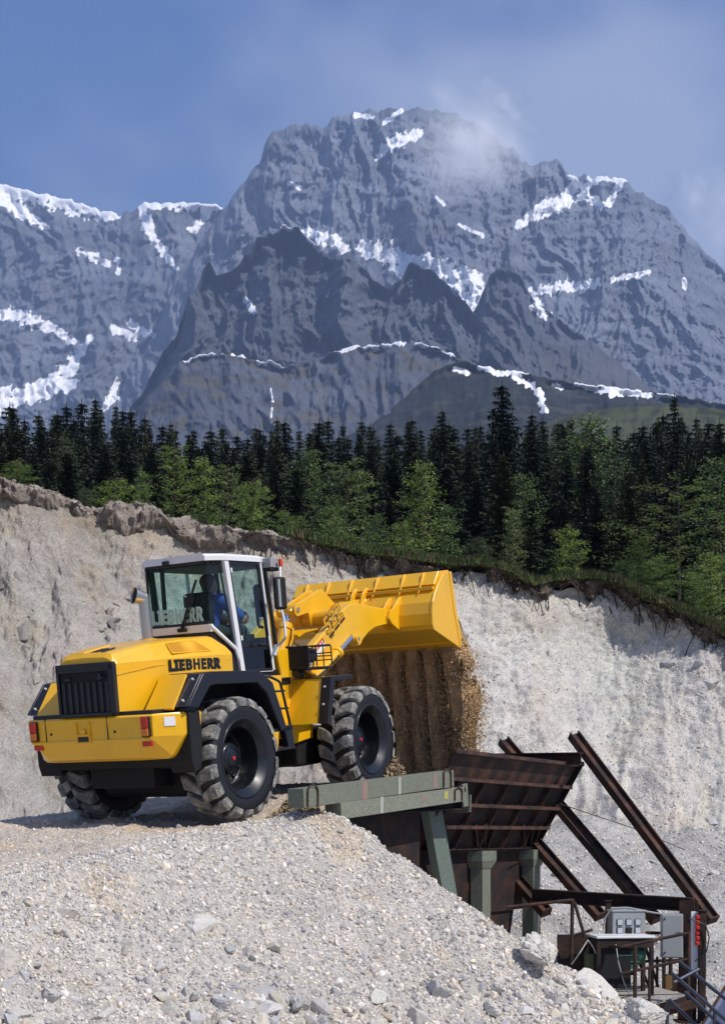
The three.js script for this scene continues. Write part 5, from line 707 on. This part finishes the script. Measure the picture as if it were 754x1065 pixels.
// --- the load pouring out, in clods and dust between the bucket teeth marks
{
  const r = rng(99), soil = new THREE.Group(); loader.updateMatrixWorld(true); scene.add(soil); soil.name = 'falling_soil'; tag(soil, 'brown earth pouring from the tipped bucket into the hopper', 'soil', null, 'stuff'); soil.applyMatrix4(loader.matrixWorld);
  M.soil = std({ vertexColors: true, roughness: 1, bumpMap: tGrit, bumpScale: 0.03 });
  const tone = (x, y) => { const n = fbm(x * 9, y * 2.4, 3, 4), m = fbm(x * 60, y * 5, 5, 2), k = 1 + 0.55 * n + 0.4 * m; return [0.50 * k, 0.325 * k, 0.165 * k]; };
  const cols = 8, x0 = -1.18, x1 = 1.16;
  for (let c = 0; c < cols; c++) {
    const a = mix(x0, x1, c / cols) + 0.018, b = mix(x0, x1, (c + 1) / cols) - 0.018, last = c === cols - 1;
    const g = gridMesh(84, 170, (s, t) => { // one column of falling earth, round in front and behind
      const an = s * 6.2832, y = 2.02 - t * 2.35 + (last ? 0.30 * (1 - t) * Math.max(0, Math.cos(an)) : 0), spread = 1 + 0.10 * t, hw = (b - a) / 2 * (1.0 + 0.03 * t) , cx = (a + b) / 2 + (last ? 0.05 * t + 0.05 * Math.sin(t * 3.1) : 0);
      const n = 0.050 * fbm(Math.cos(an) * 2.0 + c * 3, Math.sin(an) * 2, y * 1.1, 3) + 0.030 * fbm(Math.cos(an) * 9 + c, Math.sin(an) * 9, y * 1.4, 3) + 0.016 * n3(Math.cos(an) * 26 + c, Math.sin(an) * 26, y * 3);
      const ca = Math.cos(an), sa = Math.sin(an), sq = Math.pow(Math.abs(ca), 0.55) * Math.sign(ca), sq2 = Math.pow(Math.abs(sa), 0.8) * Math.sign(sa);
      const f = 4.18 + 0.28 * Math.sqrt(t) + sq2 * (0.20 * spread) + n * 0.9, x = cx + sq * hw + n * (Math.abs(ca) > 0.8 ? 1.4 : 0.5) * (last && ca > 0 ? 1.0 : 1) + (last && ca > 0 ? 0.12 * Math.sin(Math.min(1, t * 1.6) * 3.1) : 0);
      const q = P(x, y, f); return { x: q.x, y: q.y, z: q.z, u: x, v: y };
    }, (q) => tone(q.x + c, q.y));
    { // let daylight through where the stream has torn apart
      const P0 = g.attributes.position, ix = g.index.array, keep = []; for (let k = 0; k < ix.length; k += 3) { const x = P0.getX(ix[k]), y = P0.getY(ix[k]), edge = last ? sm(1.12, 1.34, x) : 0; if (fbm(x * 9 + c * 5, y * 1.7, 2.2, 4) < (last ? 0.52 : 0.80) - 0.55 * edge - 0.05 * sm(1.2, -0.2, y)) keep.push(ix[k], ix[k + 1], ix[k + 2]); } g.setIndex(keep); }
    mesh('earth', g, M.soil, soil);
  }
  const clod = stoneGeos[3], N = 30000, im = new THREE.InstancedMesh(clod, std({ color: lin(1, 1, 1), roughness: 1 }), N), mt = new THREE.Matrix4(), q = new THREE.Quaternion(), e = new THREE.Euler(), col = new THREE.Color();
  for (let i = 0; i < N; i++) { const edge = r() < 0.40, t = Math.pow(r(), 0.8), x = edge ? 1.10 + (0.06 + 0.30 * Math.sin(Math.min(1, t * 1.15 + 0.12) * 2.7)) * Math.min(1.2, -0.42 * Math.log(1 - 0.97 * r())) : mix(x0, x1, r()), y = 2.0 - t * 2.3, f = 4.18 + 0.28 * Math.sqrt(t) + (edge ? (r() - 0.5) * 0.42 : -0.17 - 0.10 * r() * r()), s = 0.005 + 0.017 * Math.pow(r(), 3.5); e.set(r() * 6, r() * 6, r() * 6); q.setFromEuler(e); mt.compose(P(x, y, f), q, V3(s, s * 1.3, s)); im.setMatrixAt(i, mt); const k = 0.6 + 0.8 * r(); im.setColorAt(i, col.setRGB(0.46 * k, 0.30 * k, 0.15 * k)); }
  im.name = 'clods'; im.userData.kind = 'stuff'; im.castShadow = im.receiveShadow = true; soil.add(im);
}
// ---------------------------------------------------------------- hopper, beams and control stand
const siteThing = (name, label, category, group) => { const t = thing(name, label, category, [0, 0, 0], 0, group); return t; };
// two heavy beams edging the ramp, one on the other
M.paleBeam = std({ map: tGreen, color: lin(1.25, 1.2, 1.2), roughness: 0.8, bumpMap: tGrit, bumpScale: 0.003 });
{
  const beam = (a, b, w, h, label, extra) => { const t = thing('edge_beam', label, 'beam'); mesh('beam', [bar(a, b, w, h)], label[0] === 'l' ? M.paleBeam : M.greenPaint, t); extra(t, a, b); return t; };
  const hook = (t, p, d, up) => mesh('lifting_hook', [pipe([p.clone().addScaledVector(up, -0.10), p.clone().addScaledVector(up, 0.10), p.clone().addScaledVector(up, 0.14).addScaledVector(d, 0.05), p.clone().addScaledVector(up, 0.14).addScaledVector(d, 0.16), p.clone().addScaledVector(up, 0.08).addScaledVector(d, 0.22), p.clone().addScaledVector(up, -0.12).addScaledVector(d, 0.22)], 0.011)], M.rust, t);
  const a = S(1.75, 2.0, -1.41), b = S(1.75, 2.355, 2.42), d = b.clone().sub(a).normalize(), n = V3(0.866, 0, 0.5);
  const patch = (t, A, D, s, h, w, m, o) => { const c = A.clone().addScaledVector(D, s).addScaledVector(n, o); mesh('paint_patch', [sheet([c.clone().add(V3(0, -h / 2, 0)), c.clone().addScaledVector(D, w).add(V3(0, -h / 2, 0)), c.clone().addScaledVector(D, w).add(V3(0, h / 2, 0)), c.clone().add(V3(0, h / 2, 0))], 0.003)], m, t); };
  const redFade = std({ color: lin(0.30, 0.20, 0.165), roughness: 0.9 }), pale = std({ color: lin(0.42, 0.44, 0.38), roughness: 0.9 }), yel = std({ color: lin(0.48, 0.43, 0.10), roughness: 0.8 });
  beam(a, b, 0.22, 0.225, 'upper grey green steel beam edging the ramp beside the front wheel', (t) => { hook(t, a.clone().addScaledVector(n, 0.125).addScaledVector(d, 0.06), d, V3(0, 1, 0)); hook(t, b.clone().addScaledVector(n, 0.125).addScaledVector(d, -0.34), d, V3(0, 1, 0)); patch(t, a, d, 1.33, 0.22, 0.12, redFade, 0.112); patch(t, a, d, 2.25, 0.22, 0.06, pale, 0.112); patch(t, a, d, 3.22, 0.20, 0.10, redFade, 0.112); });
  const a2 = S(1.77, 1.865, -0.62), b2 = S(1.77, 2.145, 2.68);
  beam(a2, b2, 0.22, 0.20, 'lower grey green steel beam lying under the first, with a yellow mark', (t) => { hook(t, b2.clone().addScaledVector(n, 0.125).addScaledVector(d, -0.30), d, V3(0, 0.7, 0)); patch(t, a2, d, 0.95, 0.20, 0.07, pale, 0.112); patch(t, a2, d, 2.72, 0.10, 0.10, yel, 0.112); patch(t, a2, d, 2.05, 0.06, 0.10, redFade, 0.112); });
  const l = thing('ledge_beam', 'rusty horizontal steel section with an upright lug, below the two ramp edge beams', 'beam'); mesh('web', [ibeam(S(1.55, 1.92, 0.5), S(1.62, 2.03, 3.15), 0.26, 0.17, 0.02)], M.rustDark, l); mesh('lug', [bar(S(1.76, 1.98, 2.98), S(1.76, 2.30, 2.94), 0.03, 0.16, V3(0.5, 0, -0.866)), rod(S(1.70, 2.24, 2.94), S(1.80, 2.24, 2.94), 0.035)], M.greenPaint, l); mesh('end_plate', [bar(S(1.62, 1.90, 3.13), S(1.62, 2.15, 3.15), 0.30, 0.03, V3(0.5, 0, -0.866))], M.greenPaint, l);
}
{ // the hopper: sloping plate walls, stiffened outside, on posts
  const h = thing('hopper', 'rusty brown steel feed hopper with ribbed sloping walls beside the ramp', 'hopper');
  const f0 = 2.62, f1 = 7.26, top = 2.74, bot = 1.36, slope = (1.75 - 1.06) / (top - bot), R = y => 1.75 - (top - y) * slope;
  const rim = y => y;
  const plateW = (y0, y1, e0, e1, o = 0) => sheet([S(R(y0) + o, y0, f0 + e0), S(R(y0) + o, y0, f1 - e0), S(R(y1) + o, y1, f1 - e1), S(R(y1) + o, y1, f0 + e1)], 0.025);
  const inset = y => (top - y) * 0.22;
  const ys = [2.74, 2.385, 2.03, 1.71, 1.36];
  for (let k = 0; k < 4; k++) mesh('wall_plate', [plateW(ys[k + 1], ys[k], inset(ys[k + 1]), inset(ys[k]))], k ? M.rustDark : M.rust, h);
  for (let k = 0; k < 5; k++) { const y = ys[k]; mesh('flange', [bar(S(R(y) + (k ? 0.055 : 0.03), y, f0 + inset(y) - 0.02), S(R(y) + (k ? 0.055 : 0.03), y, f1 - inset(y) + 0.02), k ? 0.13 : 0.08, k ? 0.018 : 0.06)], k === 4 ? M.rustDark : M.rust, h); if (k > 0 && k < 4) mesh('flange_lip', [bar(S(R(y) + 0.12, y - 0.022, f0 + inset(y)), S(R(y) + 0.12, y - 0.022, f1 - inset(y)), 0.014, 0.05)], M.rust, h); }
  for (let k = 1; k < 4; k++) for (const f of [3.0, 3.85, 4.7, 5.55, 6.35]) { const y0 = ys[k + 1], y1 = ys[k]; mesh('stiffener', [sheet([S(R(y0) + 0.01, y0, f), S(R(y0) + 0.105, y0, f), S(R(y1) + 0.105, y1, f), S(R(y1) + 0.01, y1, f)], 0.02)], M.rust, h); }
  for (const s of [1]) mesh('end_stiffener', [sheet([S(R(bot), bot, f1 - inset(bot)), S(R(bot) + 0.11, bot, f1 - inset(bot)), S(R(top) + 0.11, top, f1), S(R(top), top, f1)], 0.02)], M.rustDark, h);
  // the other three walls
  const L = y => -1.75 + (top - y) * slope;
  mesh('far_side_wall', [sheet([S(L(bot), bot, f0 + inset(bot)), S(L(bot), bot, f1 - inset(bot)), S(L(top), 2.5, f1), S(L(2.2), 2.2, f0)], 0.025)], M.rust, h);
  mesh('end_wall', [sheet([S(L(bot), bot, f1 - inset(bot)), S(R(bot), bot, f1 - inset(bot)), S(R(top), top, f1), S(L(top), top, f1)], 0.025), sheet([S(L(bot), bot, f0 + inset(bot)), S(R(bot), bot, f0 + inset(bot)), S(R(top), 2.3, f0), S(L(top), 2.3, f0)], 0.025)], M.rust, h);
  mesh('rim_angle', [bar(S(-1.75, top + 0.02, f1), S(1.86, top + 0.02, f1), 0.10, 0.08)], M.rustDark, h);
  mesh('outlet_chute', [hexa([S(-0.9, 0.35, 3.2), S(0.95, 0.35, 3.2), S(0.95, 0.35, 6.9), S(-0.9, 0.35, 6.9)], [S(-1.0, 1.36, 2.9), S(1.0, 1.36, 2.9), S(1.0, 1.36, 6.95), S(-1.0, 1.36, 6.95)])], M.rustDark, h);
  mesh('skirt_plate', [bar(S(1.0, 1.33, 3.0), S(1.0, 1.33, 7.1), 0.06, 0.04)], M.rust, h);
  mesh('feeder_casing', [hexa([S(-0.7, -1.3, 3.9), S(0.85, -1.3, 3.9), S(0.85, -1.3, 6.1), S(-0.7, -1.3, 6.1)], [S(-0.8, 0.40, 3.4), S(0.90, 0.40, 3.4), S(0.90, 0.40, 6.6), S(-0.8, 0.40, 6.6)])], M.rustDark, h);
  { const bl = []; for (let k = 1; k < 5; k++) for (let i = 0; i < 18; i++) { const y = ys[k], f = f0 + inset(y) + 0.15 + i * 0.25; if (f < f1 - inset(y)) bl.push(rod(S(R(y) + 0.09, y + 0.008, f), S(R(y) + 0.09, y + 0.026, f), 0.016, 0.016, 6)); } mesh('bolt', bl, M.rust, h).userData.kind = 'stuff'; }
  // braces standing on the post heads
  for (const f of [4.90, 6.70]) mesh('brace', [bar(S(1.10, 1.38, f + 0.10), S(1.32, 1.72, f - 0.30), 0.03, 0.10), bar(S(1.10, 1.38, f - 0.12), S(1.30, 1.72, f - 0.62), 0.03, 0.10), bar(S(1.10, 1.38, f + 0.20), S(1.30, 1.72, f + 0.05), 0.03, 0.08)], M.rust, h);
}
for (const [f, l] of [[4.88, 'left of two green concrete posts with flared heads under the hopper'], [6.85, 'right of two green concrete posts with flared heads, at the hopper corner']]) {
  const t = thing('support_post', l, 'post'); const c = (r0, r1, y0, g0, g1, y1, q0, q1, s0, s1) => hexa([S(r0, y0, g0), S(r1, y0, g0), S(r1, y0, g1), S(r0, y0, g1)], [S(q0, y1, s0), S(q1, y1, s0), S(q1, y1, s1), S(q0, y1, s1)]);
  mesh('shaft', [c(1.00, 1.20, -1.6, f - 0.15, f + 0.15, 1.06, 1.00, 1.20, f - 0.15, f + 0.15)], M.greenPaint, t);
  mesh('head', [c(0.99, 1.21, 1.062, f - 0.16, f + 0.16, 1.18, 0.95, 1.25, f - 0.26, f + 0.26), c(0.95, 1.25, 1.182, f - 0.26, f + 0.26, 1.335, 0.95, 1.25, f - 0.26, f + 0.26)], M.greenPaint, t);
}
solo('raking_strut', [hexa([S(0.95, -1.2, 4.42), S(1.07, -1.2, 4.42), S(1.07, -1.2, 4.86), S(0.95, -1.2, 4.86)], [S(1.30, 1.92, 2.50), S(1.42, 1.92, 2.50), S(1.42, 1.92, 2.94), S(1.30, 1.92, 2.94)])], std({ map: tGreen, color: lin(0.9, 1.05, 1.15), roughness: 0.7, bumpMap: tGrit, bumpScale: 0.003 }), 'bluish grey steel strut slanting from the beam ends into the gravel', 'strut');
solo('back_wall', [hexa([S(-1.9, -1.5, 2.28), S(1.30, -1.5, 2.28), S(1.30, -1.5, 2.40), S(-1.9, -1.5, 2.40)], [S(-1.9, 2.15, 2.22), S(1.34, 2.15, 2.22), S(1.34, 2.15, 2.34), S(-1.9, 2.15, 2.34)])], M.rustDark, 'dark sheet pile wall holding the ramp fill behind the hopper', 'wall');
solo('retaining_wall', [hexa([S(1.24, -1.5, -0.9), S(1.36, -1.5, -0.9), S(1.36, -1.5, 2.27), S(1.24, -1.5, 2.27)], [S(1.30, 1.78, -0.9), S(1.42, 1.78, -0.9), S(1.42, 2.16, 2.27), S(1.30, 2.16, 2.27)])], M.rustDark, 'dark rusty retaining plate under the ramp edge beams', 'wall');
{ // raking rails behind the hopper, all falling to the right at one angle
  const up = V3(0.6, 0.6, 0.4);
  const rails = [[596, 764, 23.8, 741, 957, 21.6, 'longest rusty I-beam, slanting down to the right beyond the hopper corner'], [523, 770, 24.6, 682, 957, 22.4, 'rusty slanting I-beam whose tip shows above the hopper rim'], [500, 812, 24.6, 624, 953, 22.7, 'rusty slanting I-beam coming out from under the hopper corner'], [490, 862, 24.4, 568, 949, 23.0, 'short visible end of a rusty slanting I-beam beside the concrete post']];
  for (const [u, v, Z, u2, v2, Z2, l] of rails) { const t = thing('slanting_beam', l, 'beam'); const a = at(u, v, Z), b = at(u2, v2, Z2); const d = b.clone().sub(a).normalize(), upv = V3(0.35, 0.30, 0.9).cross(d).normalize(); mesh('profile', [ibeam(a, b, 0.15, 0.185, 0.02, upv)], M.rust, t); mesh('end_plate', [bar(b.clone().addScaledVector(d, -0.012), b.clone().addScaledVector(d, 0.012), 0.16, 0.20, upv)], M.rust, t); }
  solo('cross_beam', [ibeam(at(512, 790, 23.9), at(604, 789, 23.0), 0.16, 0.20, 0.02)], M.rustDark, 'dark steel cross beam along the far rim of the hopper', 'beam');
  const a = at(553, 931, 22.4), b = at(721, 941, 20.9); solo('cross_beam', [ibeam(a, b, 0.20, 0.20, 0.02)], M.rustDark, 'long dark steel cross beam above the control stand', 'beam');
}
{ // the stand where the plant is worked
  const D = 20.8, k = D / FPX, q = (u, v, Z = D) => at(u, v, Z);
  const post = thing('steel_column', 'thick brown steel column at the right end of the long cross beam', 'column'); mesh('shaft', [ibeam(q(716, 936), q(714, 1062), 0.22, 0.20, 0.02, V3(0.5, 0, -0.866))], M.rust, post); mesh('base_plate', [slabBox(0.34, 0.03, 0.34, q(714, 1062).x, q(714, 1062).y, q(714, 1062).z)], M.rustDark, post);
  const p2 = thing('steel_column', 'thin dark steel post at the far right behind the stair rails', 'column'); mesh('shaft', [bar(q(730, 948, 20.6), q(729, 1062, 20.6), 0.10, 0.10, V3(1, 0, 0))], M.rustDark, p2); mesh('cap', [slabBox(0.14, 0.02, 0.14, q(730, 947, 20.6).x, q(730, 947, 20.6).y, q(730, 947, 20.6).z)], M.rustDark, p2);
  const p3 = thing('steel_column', 'short dark post at the left behind the gauge box', 'column'); mesh('shaft', [bar(q(632, 938, 21.4), q(632, 1030, 21.4), 0.08, 0.08, V3(1, 0, 0))], M.rustDark, p3); mesh('cap', [slabBox(0.11, 0.02, 0.11, q(632, 937, 21.4).x, q(632, 937, 21.4).y, q(632, 937, 21.4).z)], M.rustDark, p3);
  // gauge box
  const turn = 0.12, gb = thing('gauge_box', 'grey control box with six round-cornered gauges above the white table', 'control box', q(651, 960, 20.9).toArray(), turn);
  mesh('housing', [slabBox(0.50, 0.36, 0.26, 0, 0, 0, 0.02)], M.greyPaint, gb); mesh('lid_edge', [slabBox(0.53, 0.025, 0.29, 0, 0.185, 0, 0.008)], M.greyPaint, gb); const dial = std({ color: lin(0.48, 0.52, 0.55), roughness: 0.3 });
  for (let i = 0; i < 6; i++) { const x = -0.14 + (i % 3) * 0.135, y = i < 3 ? 0.02 : -0.10; const b = mesh('gauge', [slabBox(0.095, 0.095, 0.03, x, y, 0.135, 0.012)], M.black, gb); mesh('dial', [slabBox(0.078, 0.078, 0.012, x, y, 0.148, 0.005)], i === 4 ? M.blackMatte : dial, b); }
  mesh('button', [rod(V3(0.20, -0.15, 0.12), V3(0.20, -0.15, 0.16), 0.018)], M.red, gb);
  // table with its dark skirt
  const tb = thing('work_table', 'white topped work table on dark steel legs in front of the gauge box', 'table', q(644, 975, 20.5).toArray(), turn);
  mesh('table_top', [slabBox(0.86, 0.035, 0.50, 0.02, 0.02, 0, 0.01)], M.white, tb); mesh('apron', [box(-0.40, 0.44, -0.14, 0.0, -0.22, 0.22)], M.rustDark, tb); mesh('side_panel', [box(-0.36, 0.12, -0.72, -0.14, -0.16, 0.16)], M.blackMatte, tb); for (const [x, z] of [[-0.37, -0.19], [0.41, -0.19], [-0.37, 0.19], [0.41, 0.19]]) mesh('leg', [box(x - 0.03, x + 0.03, -0.98, -0.14, -z - 0.03, -z + 0.03)], M.rustDark, tb);
  solo('drive_guard', [slabBox(0.60, 0.80, 0.05, 0, 0, 0, 0.01)], M.rustDark, 'dark steel guard plate left of the work table', 'guard').position.copy(q(600, 1000, 20.9)); scene.children[scene.children.length - 1].rotation.y = turn;
  solo('machine_cabinet', [slabBox(0.30, 0.42, 0.3, 0, 0, 0, 0.02)], std({ color: lin(0.12, 0.15, 0.06), roughness: 0.7 }), 'olive green housing under the left of the work table', 'housing').position.copy(q(619, 1006, 20.7));
  const mo = thing('electric_motor', 'green electric motor with a domed end under the work table', 'motor', q(651, 993, 20.5).toArray(), turn), green = std({ color: lin(0.035, 0.13, 0.085), roughness: 0.5 });
  mesh('body', [rod(V3(-0.18, 0, 0), V3(0.20, 0, 0), 0.135, 0.135, 24)], green, mo); { const g = new THREE.SphereGeometry(0.135, 24, 14); g.scale(0.55, 1, 1); g.translate(0.21, 0, 0); mesh('fan_cover', [g], green, mo); } for (let i = 0; i < 9; i++) { const a = i / 9 * 6.283; mesh('cooling_fin', [bar(V3(-0.17, 0.14 * Math.sin(a), 0.14 * Math.cos(a)), V3(0.16, 0.14 * Math.sin(a), 0.14 * Math.cos(a)), 0.012, 0.03, V3(0, Math.sin(a), Math.cos(a)))], green, mo); } mesh('foot', [box(-0.15, 0.15, -0.20, -0.12, -0.10, 0.10)], green, mo);
  const cb = thing('switch_cabinet', 'tall light grey switch cabinet left of the thick column', 'cabinet', q(698, 973, 20.75).toArray(), -0.12); mesh('housing', [slabBox(0.31, 0.64, 0.22, 0, 0, 0, 0.012)], M.greyPaint, cb); mesh('door', [slabBox(0.285, 0.61, 0.02, 0, 0, 0.115, 0.008)], M.greyPaint, cb); for (const y of [0.25, -0.24]) mesh('latch', [rod(V3(-0.11, y, 0.12), V3(-0.11, y, 0.14), 0.014)], M.black, cb);
  const fl = thing('lamp_post', 'white upright board carrying a string of red lamps, right of the thick column', 'board'); mesh('board', [bar(q(722, 948, 20.65), q(722, 1012, 20.65), 0.11, 0.03, V3(0, 0, 1))], M.white, fl); for (let i = 0; i < 6; i++) { const p = q(725, 954 + i * 5.4, 20.60); mesh('red_lamp', [slabBox(0.075, 0.068, 0.06, p.x, p.y, p.z + 0.02, 0.02)], M.red, fl); }
  // platform, handrails
  const pf = thing('platform', 'small steel platform with a pale deck and rusty edge at the control stand', 'platform'); const c = [q(590, 1036, 21.2), q(641, 1052, 20.0), q(712, 1034, 20.0), q(672, 1024, 21.2)]; mesh('deck', [hexa(c.map(p => p.clone().add(V3(0, -0.03, 0))), c)], std({ color: lin(0.52, 0.50, 0.47), map: tGravel, roughness: 0.9 }), pf); mesh('edge', [bar(c[0].clone().add(V3(0, -0.09, 0.03)), c[1].clone().add(V3(0, -0.09, 0.03)), 0.03, 0.12), bar(c[1].clone().add(V3(0.02, -0.09, 0.03)), c[2].clone().add(V3(0.02, -0.09, 0.03)), 0.03, 0.12)], M.rust, pf); mesh('under_beam', [bar(q(655, 1062, 20.1), q(735, 1040, 20.1), 0.08, 0.12), bar(q(648, 1056, 20.2), q(648, 1090, 20.2), 0.08, 0.08)], M.rust, pf);
  const rail = (name, label, rows) => { const t = thing(name, label, 'handrail'); for (const [n, u, v, Z, u2, v2, Z2, r] of rows) mesh(n, [rod(q(u, v, Z), q(u2, v2, Z2), r || 0.022, r || 0.022, 8)], M.rust, t); return t; };
  rail('handrail', 'rusty pipe handrail round the front and right of the platform', [['top_rail', 645, 985, 20.0, 717, 970, 20.0], ['mid_rail', 645, 1013, 20.0, 717, 997, 20.0], ['rail_post', 660, 983, 20.0, 660, 1046, 20.0, 0.028], ['rail_post', 716.5, 968, 20.0, 715, 1034, 20.0, 0.028], ['rail_post', 675, 1006, 20.0, 675, 1042, 20.0], ['mid_rail', 628, 1012, 20.9, 660, 1013, 20.0], ['top_rail', 606, 982, 21.0, 645, 985, 20.0]]);
  rail('handrail', 'short rusty handrail from the concrete post to a leaning stanchion', [['top_rail', 526, 943.5, 20.6, 596, 936, 20.6, 0.025], ['rail_post', 595, 935, 20.6, 594, 1003, 20.6, 0.028], ['stay', 597, 938, 20.6, 608, 975, 20.6, 0.025], ['mid_rail', 596, 973, 20.6, 616, 967, 20.6]]);
  rail('handrail', 'handrail at the back of the platform between the grey box and the column', [['top_rail', 668, 970, 21.2, 712, 971, 21.2, 0.024], ['mid_rail', 668, 1000, 21.2, 712, 998, 21.2], ['rail_post', 690, 995, 21.2, 690, 1035, 21.2, 0.03], ['rail_post', 697, 995, 21.2, 697, 1035, 21.2, 0.03], ['rail_post', 683, 995, 21.2, 683, 1035, 21.2, 0.02], ['stay', 668, 975, 21.2, 685, 1030, 21.2], ['stay', 660, 990, 21.2, 676, 1030, 21.2]]);
  solo('rope', [pipe([q(594, 1003, 20.5), q(602, 992, 20.4), q(611, 978, 20.4), q(616, 984, 20.4), q(624, 1000, 20.4), q(631, 1010, 20.4)], 0.010)], std({ color: lin(0.7, 0.68, 0.6), roughness: 0.9 }), 'pale rope knotted over the left rail of the platform', 'rope');
  solo('cable', [pipe([q(640, 982, 20.2), q(643, 1002, 20.1), q(648, 1020, 20.1), q(654, 1034, 20.1)], 0.010)], M.greyPaint, 'grey cable hanging from the work table to the deck', 'cable');
  solo('cable', [pipe([q(627, 968, 20.8), q(629, 955, 20.8), q(636, 945, 20.8), q(652, 944, 20.8), q(672, 948, 20.8), q(690, 951, 20.8)], 0.014)], M.greyPaint, 'cable looping over the gauge box to the switch cabinet', 'cable');
  solo('cable', [pipe([q(716, 955, 20.5), q(733, 962, 20.5), q(737, 975, 20.5), q(734, 990, 20.5), q(722, 1000, 20.5)], 0.009)], M.black, 'thin black cable sagging right of the red lamp string', 'cable');
  solo('pulley_box', [slabBox(0.26, 0.24, 0.2, 0, 0, 0, 0.015)], std({ color: lin(0.20, 0.11, 0.04), roughness: 0.8 }), 'rusty orange box below the switch cabinet', 'box').position.copy(q(699, 1022, 20.9));
  // stairs going down to the right, and the blue conveyor trough
  const st = thing('stair_rail', 'dark pipe railing of the stair going down at the bottom right corner', 'handrail'); const blu = std({ color: lin(0.07, 0.08, 0.11), roughness: 0.45, metalness: 0.4 });
  for (const [n, u, v, Z, u2, v2, Z2] of [['hand_rail', 698, 1012, 19.4, 772, 1076, 18.3], ['hand_rail', 706, 1000, 19.9, 775, 1056, 18.9], ['mid_rail', 712, 1032, 19.4, 762, 1078, 18.5], ['mid_rail', 696, 1040, 19.4, 735, 1078, 18.7], ['rail_post', 694, 1040, 19.4, 693, 1075, 19.4], ['rail_post', 743, 1050, 18.8, 742, 1090, 18.8], ['rail_top_bend', 700, 1022, 19.4, 726, 1008, 19.6]]) mesh(n, [rod(q(u, v, Z), q(u2, v2, Z2), 0.026, 0.026, 10)], blu, st);
  { const a = q(800, 985, 20.4), b = q(736, 1090, 19.8), w = V3(0.80, 0, 0.60), up = V3(0, 1, 0), t = thing('conveyor_trough', 'blue steel conveyor trough rising out of the bottom right corner', 'conveyor'); const c4 = (p) => [p.clone().addScaledVector(w, -0.20), p.clone().addScaledVector(w, 0.20)]; const [a0, a1] = c4(a), [b0, b1] = c4(b), u = V3(0.1, 0.14, 0); mesh('floor', [sheet([a0, a1, b1, b0], 0.02)], M.bluePaint, t); mesh('side_board', [sheet([a0, b0, b0.clone().add(u).addScaledVector(w, -0.08), a0.clone().add(u).addScaledVector(w, -0.08)], 0.02)], M.bluePaint, t); mesh('side_board', [sheet([a1, b1, b1.clone().add(u).addScaledVector(w, 0.08), a1.clone().add(u).addScaledVector(w, 0.08)], 0.02)], M.bluePaint, t); mesh('rusty_edge', [bar(a0.clone().add(u).addScaledVector(w, -0.10), b0.clone().add(u).addScaledVector(w, -0.10), 0.03, 0.04)], M.rust, t); }
  solo('guy_wire', [pipe([at(582, 836, 22.5), at(600, 842, 24), at(660, 862, 27), at(712, 884, 28.5)], 0.008)], M.rustDark, 'thin wire running from the hopper corner back to the quarry face', 'wire');
}
{ // a wisp of cloud clinging to the summit, and a bank of it at the right
  const r = rng(505), S2 = 256, d = new Uint8Array(S2 * S2 * 4); for (let j = 0; j < S2; j++) for (let i = 0; i < S2; i++) { const x = i / S2 - 0.5, y = j / S2 - 0.5, R = Math.hypot(x, y) * 2; const a = sm(1, 0.0, R + 0.30 * fbm(x * 3, y * 3, 3, 3)) * (0.62 + 0.5 * fbm(x * 3.5, y * 3.5, 9, 4)); const k = (j * S2 + i) * 4; d[k] = d[k + 1] = d[k + 2] = clamp(a) * 255; d[k + 3] = 255; }
  const am = new THREE.DataTexture(d, S2, S2); am.magFilter = THREE.LinearFilter; am.needsUpdate = true;
  const puff = new THREE.PlaneGeometry(2, 2);
  const mt = std({ color: lin(0.9, 0.9, 0.92), roughness: 1, transparent: true, opacity: 0.34, alphaMap: am, side: THREE.DoubleSide, depthWrite: false });
  const wisp = (label, spots) => { const t = new THREE.Group(); t.name = numbered('cloud'); scene.add(t); tag(t, label, 'cloud', null, 'stuff'); for (const [u, v, Z, s] of spots) { const m = new THREE.Mesh(puff, mt); m.name = 'cloud_puff'; m.position.copy(at(u, v, Z)); m.rotation.set((r() - 0.5) * 0.9, (r() - 0.5) * 0.9, r() * 6.3); m.scale.set(s * 1.25, s, s); t.add(m); } };
  wisp('thin cloud wisp clinging to the summit ridge', [[485, 150, 4300, 210], [500, 135, 4400, 200], [478, 175, 4250, 150], [508, 120, 4500, 150], [472, 172, 4410, 133], [488, 158, 4480, 147], [500, 138, 4550, 154], [512, 118, 4620, 126], [498, 170, 4452, 112], [462, 186, 4340, 84], [520, 104, 4690, 98], [506, 150, 4550, 119], [480, 178, 4270, 126], [495, 146, 4312, 140], [515, 130, 4620, 126], [470, 160, 4410, 98], [525, 110, 4760, 84], [508, 160, 4340, 84]]);
  wisp('soft cloud bank drifting behind the right shoulder of the massif', [[742, 228, 5265, 182], [760, 250, 5332.5, 210], [730, 215, 5265, 126], [700, 205, 5265, 98], [765, 215, 5400, 196], [748, 240, 5332.5, 126], [722, 205, 5332.5, 112], [758, 200, 5400, 154]]);
}
renderer.render(scene, camera);
